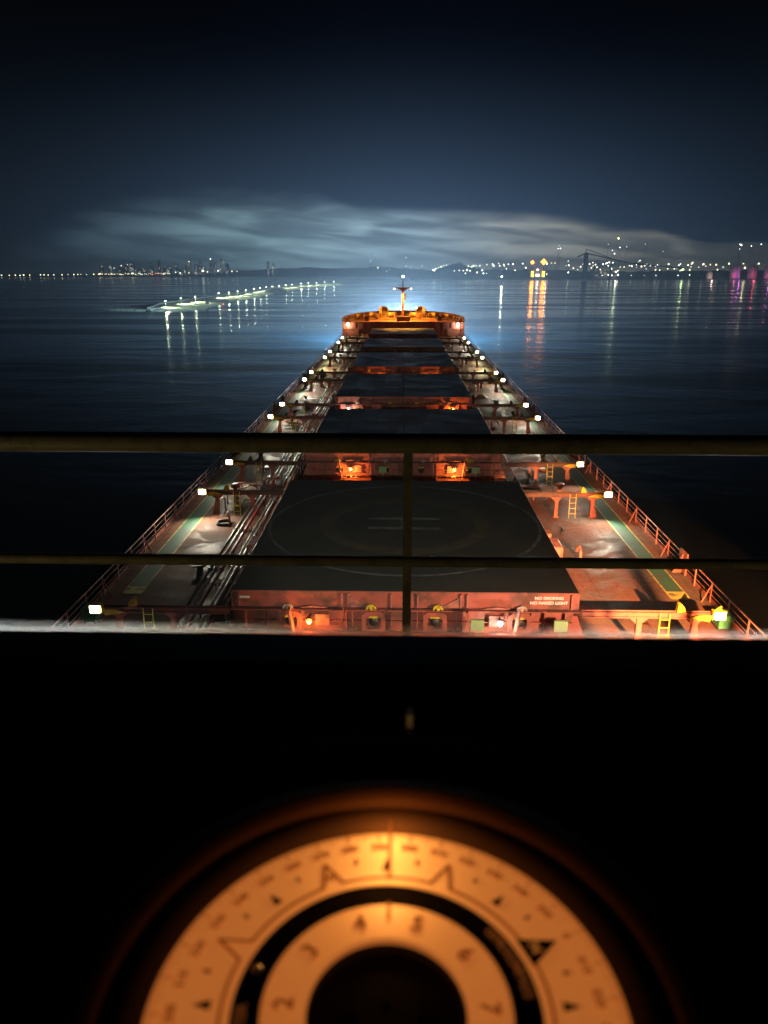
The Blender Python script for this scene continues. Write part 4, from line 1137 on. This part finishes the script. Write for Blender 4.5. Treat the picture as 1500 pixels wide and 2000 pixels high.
WINW = win_mat('lit_windows', (.9, .95, .75), .5, .28)
WINY = win_mat('warm_lit_windows', (1, .8, .5), .4, .22)
towers = [(199, 521, 9), (217, 516, 7), (246, 520, 9), (258, 513, 12), (283, 523, 10), (297, 514, 8), (312, 509, 6), (331, 521, 10), (345, 516, 7), (361, 519, 9), (371, 509, 6), (384, 518, 8), (392, 512, 7), (399, 520, 7), (413, 507, 7), (421, 514, 7), (433, 506, 4), (444, 516, 9), (524, 512, 5), (534, 516, 6), (238, 525, 14), (270, 526, 14), (322, 526, 16), (352, 527, 14)]
ON = 'first second third fourth fifth sixth seventh eighth ninth tenth eleventh twelfth thirteenth fourteenth fifteenth sixteenth seventeenth eighteenth nineteenth twentieth twenty-first twenty-second twenty-third twenty-fourth'.split()
words = {6: 'slimmest tall tower', 16: 'tallest thin tower'}
for k, (px, py, wpx) in enumerate(towers):
    d = 3330 + rc.uniform(-60, 90); p = at(px, 537, d); top = at(px, py, d).z; wd = wpx * d / F_PX * .8
    h = top - GROUND
    rel = 'farthest left' if k == 0 else None
    lb = 'dim high-rise block on the far left shore, number %d from the left' % (sorted(range(len(towers)), key=lambda q: towers[q][0]).index(k) + 1)
    xs_ = sorted(q[0] for q in towers); idx = xs_.index(px)
    size = 'tall' if py < 511 else 'mid-height' if py < 519 else 'low'
    zone = 'at the left end of the skyline' if px < 230 else 'in the left part of the skyline' if px < 300 else 'in the middle of the skyline' if px < 370 else 'in the bright right part of the skyline' if px < 460 else 'standing alone right of the skyline'
    wdt = 'slender' if wpx <= 6 else 'narrow' if wpx <= 8 else 'broad' if wpx < 12 else 'very wide'
    t = thing('apartment_tower', (p.x, p.y, GROUND), '%s %s high-rise, %s from the left in the far skyline across the water' % (size, wdt, ON[idx]), 'building', 'high-rises %s' % zone)
    MB().box(-wd / 2, wd / 2, 0, wd * .7, 0, h).build('wall', BLD[k % 3], t)
    MB().box(-wd * .3, wd * .3, wd * .1, wd * .5, h + .01, h + 4).build('roof_house', BLD[k % 3], t)
    MB().box(-wd * .42, wd * .42, -.3, -.01, h * .15, h * .92).build('window', WINW if k % 2 else WINY, t)

# shore lamps -----------------------------------------------------
oct_v = [(1, 0, 0), (-1, 0, 0), (0, 1, 0), (0, -1, 0), (0, 0, 1), (0, 0, -1)]
oct_f = [(0, 2, 4), (2, 1, 4), (1, 3, 4), (3, 0, 4), (2, 0, 5), (1, 2, 5), (3, 1, 5), (0, 3, 5)]
E_F = {}
FC = {'w': ((.95, 1, .85), 5), 'y': ((1, .86, .45), 5), 'o': ((1, .26, .03), 9), 'r': ((1, .16, .10), 4), 'c': ((.7, .95, 1), 5), 'g': ((.75, 1, .45), 5), 'd': ((.9, .95, .8), 1.6), 'p': ((1, .15, .6), 5)}
for k_, (c_, s_) in FC.items(): E_F[k_] = emat('lit_far_bulb_' + {'w': 'white', 'y': 'yellow', 'o': 'sodium', 'r': 'red', 'c': 'cool', 'g': 'greenish', 'd': 'dim', 'p': 'magenta'}[k_], c_, s_, 'NONE')
MESHC = {}


def far_lamp(px, py, d, c, r, label, group, power=0, cat='lamp'):
    p = at(px, py, d); t = thing('shore_lamp', (p.x, p.y, p.z), label, cat, group); r = round(r * (.68 if r < 4.5 else .9) * rc.choice((.8, 1, 1.15)), 1)
    key = (c, r)
    if key not in MESHC: MESHC[key] = MB().add([(a * r, b * r, q * r) for a, b, q in oct_v], oct_f).mesh('bulb', E_F[c])
    pobj('bulb', MESHC[key], t)
    h = p.z - GROUND + 3
    hh = round(max(h, 2) / 4) * 4 + 1
    if ('p', hh) not in MESHC: MESHC[('p', hh)] = MB().box(-.25, .25, -.25, .25, -hh, -.5).mesh('post', STEEL)
    pobj('post', MESHC[('p', hh)], t)
    if power: light(t, (0, -r - .5, 0), power, FC[c][0], r)
    return t


G1 = 'lamps in the row along the far left shore'
for k, x in enumerate((3, 18, 30, 39, 46, 58, 79, 86, 94, 105, 121, 133, 144, 152, 158, 169, 183, 193)):
    far_lamp(x, 538 - x * .012 + rc.uniform(-.4, .4), 3010, 'y' if k % 3 else 'w', 3.0 if k % 4 else 4.2, 'small warm lamp in the even far left shore row', G1, 0)
G2 = 'promenade lamps under the high-rises'
for k in range(34):
    x = 196 + k * 4.1 + rc.uniform(-1.2, 1.2)
    c = 'r' if x in () or (295 < x < 308) else ('y' if rc.random() < .65 else 'w')
    far_lamp(x, 536.2 - rc.random() * 2.6, 3020, c, 2.2 if k % 5 else 3.6, 'red promenade lamp below the far towers' if c == 'r' else 'small promenade lamp below the far high-rise towers', G2 + (' in red' if c == 'r' else ''))
for x, y, c, r in ((223, 524, 'w', 3), (237, 519, 'w', 3), (249, 517, 'd', 3), (352, 533, 'w', 4), (343, 532, 'w', 3), (369, 511, 'w', 2.5), (396, 529, 'w', 5), (411, 506, 'w', 3.5), (426, 529, 'w', 4), (430, 527, 'y', 2.5), (453, 530, 'y', 3), (463, 530, 'y', 3), (436, 512, 'd', 3), (199, 520, 'd', 3), (405, 531, 'y', 3), (381, 533, 'y', 2.5), (369, 533, 'y', 3), (312, 522, 'r', 2), (332, 546, 'd', 2.4), (399, 547, 'd', 3), (430, 547, 'd', 2.4)):
    far_lamp(x, y, 3040 if y < 540 else 2700, c, r, 'brighter lamp among the towers of the far left town' if y < 540 else 'tiny lamp on the water before the far left town', 'scattered lamps of the far left town' if y < 540 else 'tiny lamps on the water off the town')
G3 = 'scattered lamps behind the foremast'
for x, y, c, r in ((738, 523, 'y', 4.2), (734, 498, 'd', 3), (793, 503, 'w', 3), (793, 519.5, 'w', 3.2), (755, 530, 'c', 3.2), (824, 519.5, 'w', 3), (724, 508, 'd', 4), (723, 512, 'w', 2.4), (760, 527, 'd', 2.5), (801, 521, 'd', 2.4), (638, 521, 'd', 3)):
    far_lamp(x, y, 3600, c, r, 'lone lamp on the dark hills behind the foremast', G3)
G4 = 'harbour lamps right of the foremast'
pts4 = [(846, 527), (851, 525), (856, 523), (861, 521), (866, 519), (872, 518), (848, 528), (887, 529), (905, 528.5), (912, 527.5), (915, 520), (921, 521), (925, 519), (930, 519), (937, 519), (942, 528), (951, 517), (962, 516), (964, 519), (974, 514.5), (976, 519), (984, 517), (989, 525), (993, 516), (932, 532), (909, 534), (950, 534), (1002, 516), (1006, 528), (1021, 515), (1027, 523), (985, 520), (918, 529), (944, 534), (897, 528)]
for k, (x, y) in enumerate(pts4):
    far_lamp(x, y, 2350, 'y' if k % 4 == 0 else ('g' if k % 7 == 3 else 'w'), 2.6 if k % 3 else 3.6, 'small lamp in the quay cluster right of the foremast', G4)
far_lamp(980, 540, 1250, 'w', 1.9, 'single lamp nearest the bow right of the mast, above a long green streak', 'bright lamps with streaks on the water', 9000)
far_lamp(1068, 515, 2100, 'w', 2.6, 'white lamp just right of the two orange harbour lamps', 'bright lamps with streaks on the water', 9000)
# orange lit jetty structure
ct_ = thing('loading_jetty', at(1051, 545, 2000), 'jetty building with orange lamps on top and yellow lit columns', 'jetty')
bx = ct_.location.copy(); ct_.location.z = GROUND; o_ = ct_.location
MB().box(-28, 28, 0, 14, -3, 2).build('platform', BLD[2], ct_)
MB().box(-10, 10, 2, 12, 2.01, 26).build('wall', BLD[2], ct_)
def rel(px, py): return at(px, py, o_.y - 2) - o_
for px in (1039.5, 1061):
    a = rel(px, 541); b_ = rel(px, 529.5); c_ = rel(px, 515)
    MB().box(a.x - 3.2, a.x + 3.2, -2.4, -.2, a.z, b_.z).build('lit_column', emat('lit_yellow_column', (1, .62, .06), 4, 'NONE') if 'lit_yellow_column' not in MATS else MATS['lit_yellow_column'], ct_)
    MB().box(a.x - .8, a.x + .8, -1.6, -.3, b_.z + .01, c_.z).build('mast', STEEL, ct_)
a = rel(1050, 537)
MB().box(a.x - 4, a.x + 4, -2.4, -.2, a.z - 4, a.z + 2).build('lit_window', E_F['w'], ct_)
far_lamp(1040, 512.5, 1990, 'o', 7.0, 'left of the two big orange lamps glowing over the jetty', 'orange lamps over the jetty', 45000)
far_lamp(1062, 511.5, 1990, 'o', 7.4, 'right of the two big orange lamps glowing over the jetty', 'orange lamps over the jetty', 45000)
far_lamp(1050, 527, 1985, 'w', 4.2, 'white lamp between the two yellow columns of the jetty', 'white lamps low on the jetty', 4000)
far_lamp(1068, 535.5, 1985, 'w', 2.6, 'white lamp right of the yellow columns low on the jetty', 'white lamps low on the jetty')
for x in (1068.5, 1077, 1084): far_lamp(x, 514, 2000, 'y', 1.8, 'tiny lamp in the short row right of the orange lamps', 'tiny lamps right of the orange pair')
# tall mast lamp and port lights
far_lamp(1208, 465.5, 2300, 'g', 4.2, 'highest greenish lamp on a tall mast above the port', 'lamps on tall masts above the port', 7000)
for x, y, c, r in ((1090, 485.5, 'w', 2.4), (1094.5, 485.5, 'w', 2.4), (1092, 480, 'd', 2.6)): far_lamp(x, y, 2300, c, r, 'high lamp in the close group of three above the jetty', 'close group of three high lamps')
G5 = 'lamps of the port on the right'
pts5 = [(1110, 510, 'w', 2.4), (1110.5, 518, 'w', 4), (1134, 521, 'w', 3), (1110, 532, 'w', 3), (1158, 513, 'w', 2.2), (1155, 523, 'y', 3), (1166, 522, 'w', 2.4), (1178, 516, 'w', 3), (1185, 514, 'w', 3.4), (1190, 512.5, 'w', 4), (1197, 513, 'w', 2.6), (1188, 519, 'c', 2.4), (1208, 509, 'w', 2.4), (1211, 483.5, 'w', 2.8), (1196, 489, 'w', 2), (1200, 495.5, 'w', 2.4), (1188, 477, 'd', 2), (1224, 482, 'd', 2), (1195, 526, 'w', 2.4), (1203, 531, 'w', 4), (1188, 537, 'w', 3.6), (1195, 538, 'w', 3), (1207, 537, 'w', 3.6), (1176, 538, 'w', 2.2), (1234, 520, 'w', 3), (1243, 517, 'w', 2.4), (1250, 509, 'w', 3.2), (1247, 511, 'd', 2.5), (1259, 519, 'w', 2.4), (1270, 519, 'w', 3.2), (1262, 525, 'd', 2.4), (1280, 520, 'w', 2.6), (1284, 518, 'w', 2.8), (1289, 520, 'w', 2.6), (1281, 526, 'w', 2), (1306, 516, 'w', 2.8), (1322, 523.5, 'w', 3), (1326, 518, 'w', 2.6), (1329, 515.5, 'w', 2.6), (1333, 527, 'g', 4), (1344, 518, 'w', 3), (1351, 515, 'y', 4), (1353, 513, 'g', 3), (1373, 517, 'w', 2.8), (1399, 517, 'y', 3.2), (1233, 538, 'w', 2), (1258, 538, 'd', 2.5), (1281, 538, 'd', 3), (1324, 538, 'w', 2.5), (1347, 537, 'w', 2.5), (1260, 477, 'd', 2), (1295, 491, 'd', 2)]
pts5 += [(1102 + k * 9.3 + rc.uniform(-4, 4), 521 + rc.uniform(-6, 8), 'y' if k % 3 else 'd', 2.4 + rc.random()) for k in range(34)]
for x, y, c, r in pts5:
    z_ = 'low by the waterline of the port' if y > 533 else 'on a tall pole of the port' if y < 500 else 'in the lamp band of the right hand port'
    far_lamp(x, y, 2080, c, r * .9, {'w': 'white', 'y': 'yellowish', 'c': 'cool white', 'g': 'greenish', 'd': 'dim'}[c] + ' lamp ' + z_, G5 + ', ' + c, {3: 0}.get(0, 7000) if (x, y) in ((1203, 531), (1333, 527)) else 0)
far_lamp(1448, 478.5, 2500, 'w', 4, 'bigger high lamp of the pair over the far right quay', 'high lamps over the far right quay')
for x, y in ((1444.5, 486.5), (1467.5, 480.5), (1487, 477), (1445, 477)): far_lamp(x, y, 2500, 'w', 2.6, 'high white lamp over the pink lit tanks on the right', 'high lamps over the far right quay')
for x in (1424, 1452, 1482, 1455): far_lamp(x, 515 if x != 1455 else 523, 2080, 'y', 3, 'yellow lamp standing between the pink lit tanks', 'lamps between the pink tanks', 6000 if x == 1455 else 0)

# pink lit tanks
TANK = mat('pale_tank_paint', (.6, .55, .55), .6)
for k, (px, wpx, col, lb) in enumerate(((1432, 12, (1, .12, .30), 'leftmost'), (1442, 8, (.85, .15, 1), 'violet second'), (1470, 16, (1, .08, .16), 'widest red'), (1499, 12, (1, .15, .65), 'rightmost'))):
    d = 2200; p = at(px, 530, d); rr = wpx * d / F_PX / 2; h = at(px, 518, d).z - GROUND
    t = thing('storage_tank', (p.x, p.y, GROUND), '%s of the pink and magenta lit tanks on the far right shore' % lb, 'tank', 'magenta lit tanks')
    MB().lathe([(rr, 0), (rr, h - 4), (rr * .6, h - 1), (0, h)], n=18).build('shell', TANK, t)
    light(t, (-rr * .4, -rr - 14, 10), 5500, col, 1.0)
t = thing('lit_dome', (at(1386, 530, 2150).x, 2150, GROUND), 'pale dome left of the pink tanks', 'dome'); MB().lathe([(9, 0), (9, 12), (7, 18), (0, 22)], n=14).build('shell', TANK, t); light(t, (0, -25, 6), 9000, (1, .6, .5), 1)

# bulk loader crane
CR_ = mat('dark_crane_steel', (.030, .030, .028), .7)
p = at(1145, 538, 1900); t = thing('ship_loader', (p.x, p.y, GROUND), 'dark ship loader with a long sloping boom over the port', 'crane'); o_ = t.location
def rl(px, py): return at(px, py, 1900) - Vector((o_.x, o_.y, o_.z))
a = rl(1141, 494); b_ = rl(1149, 494)
MB().box(a.x, b_.x, -4, 4, 0, a.z).build('tower', CR_, t)
MB().tube([rl(1143, 494), rl(1230, 514), rl(1335, 524)], 1.5, 4).build('boom', CR_, t)
MB().tube([rl(1145, 486), rl(1200, 507)], .8, 4).tube([rl(1145, 494), rl(1145, 486)], 1.0, 4).build('stay', CR_, t)
MB().tube([rl(1128, 502), rl(1143, 495)], 1.6, 4).build('counter_arm', CR_, t)
for px, w_ in ((1170, 16), (1184, 9), (1201, 14)):
    p = at(px, 530, 2100); h = at(px, 514, 2100).z - GROUND; wd = w_ * 2100 / F_PX
    t = thing('port_shed', (p.x, p.y, GROUND), {1170: 'wide dim lit port shed under the loader boom', 1184: 'narrow port shed between two wider ones', 1201: 'port shed below the bright lamps on the right'}[px], 'shed', 'sheds of the port')
    MB().box(-wd / 2, wd / 2, 0, 20, 0, h * .8).build('wall', BLD[0], t); MB().prism([(-wd / 2, h * .8 + .01), (wd / 2, h * .8 + .01), (0, h)], 1, 0, 20).build('roof', BLD[2], t); MB().box(-wd * .4, wd * .4, -.4, -.01, h * .2, h * .6).build('window', WINY, t)

from collections import defaultdict
same = defaultdict(list)
for o in COL.objects:
    if o.name.startswith('shore_lamp'): same[o['label']].append(o)
def nth(k): return '%d%s' % (k, 'th' if 10 <= k % 100 <= 20 else {1: 'st', 2: 'nd', 3: 'rd'}.get(k % 10, 'th'))
for lb_, os_ in same.items():
    if len(os_) < 2: continue
    os_.sort(key=lambda o: (o.location.x - CAM.x) / o.location.y)
    for k, o in enumerate(os_):
        o['label'] = '%s, %s' % (lb_, 'leftmost of them' if k == 0 else 'rightmost of them' if k == len(os_) - 1 else nth(k + 1) + ' from the left')

# ------------------------------------------------------------------ haze
hz_m = bpy.data.materials.new('sea_haze'); hz_m.use_nodes = True; T = NT(hz_m.node_tree); hz_m.node_tree.nodes.remove(hz_m.node_tree.nodes['Principled BSDF'])
pv = T.n('ShaderNodeVolumePrincipled'); pv.inputs['Color'].default_value = (.8, .88, .95, 1); pv.inputs['Density'].default_value = 1.6e-4
T.l(pv.outputs[0], hz_m.node_tree.nodes['Material Output'].inputs['Volume'])
o = MB().box(-9100, 9100, -700, 9100, WZ - 1, 125).build('haze', hz_m); tag(o, 'thin night haze over the harbour', 'haze', kind='stuff')
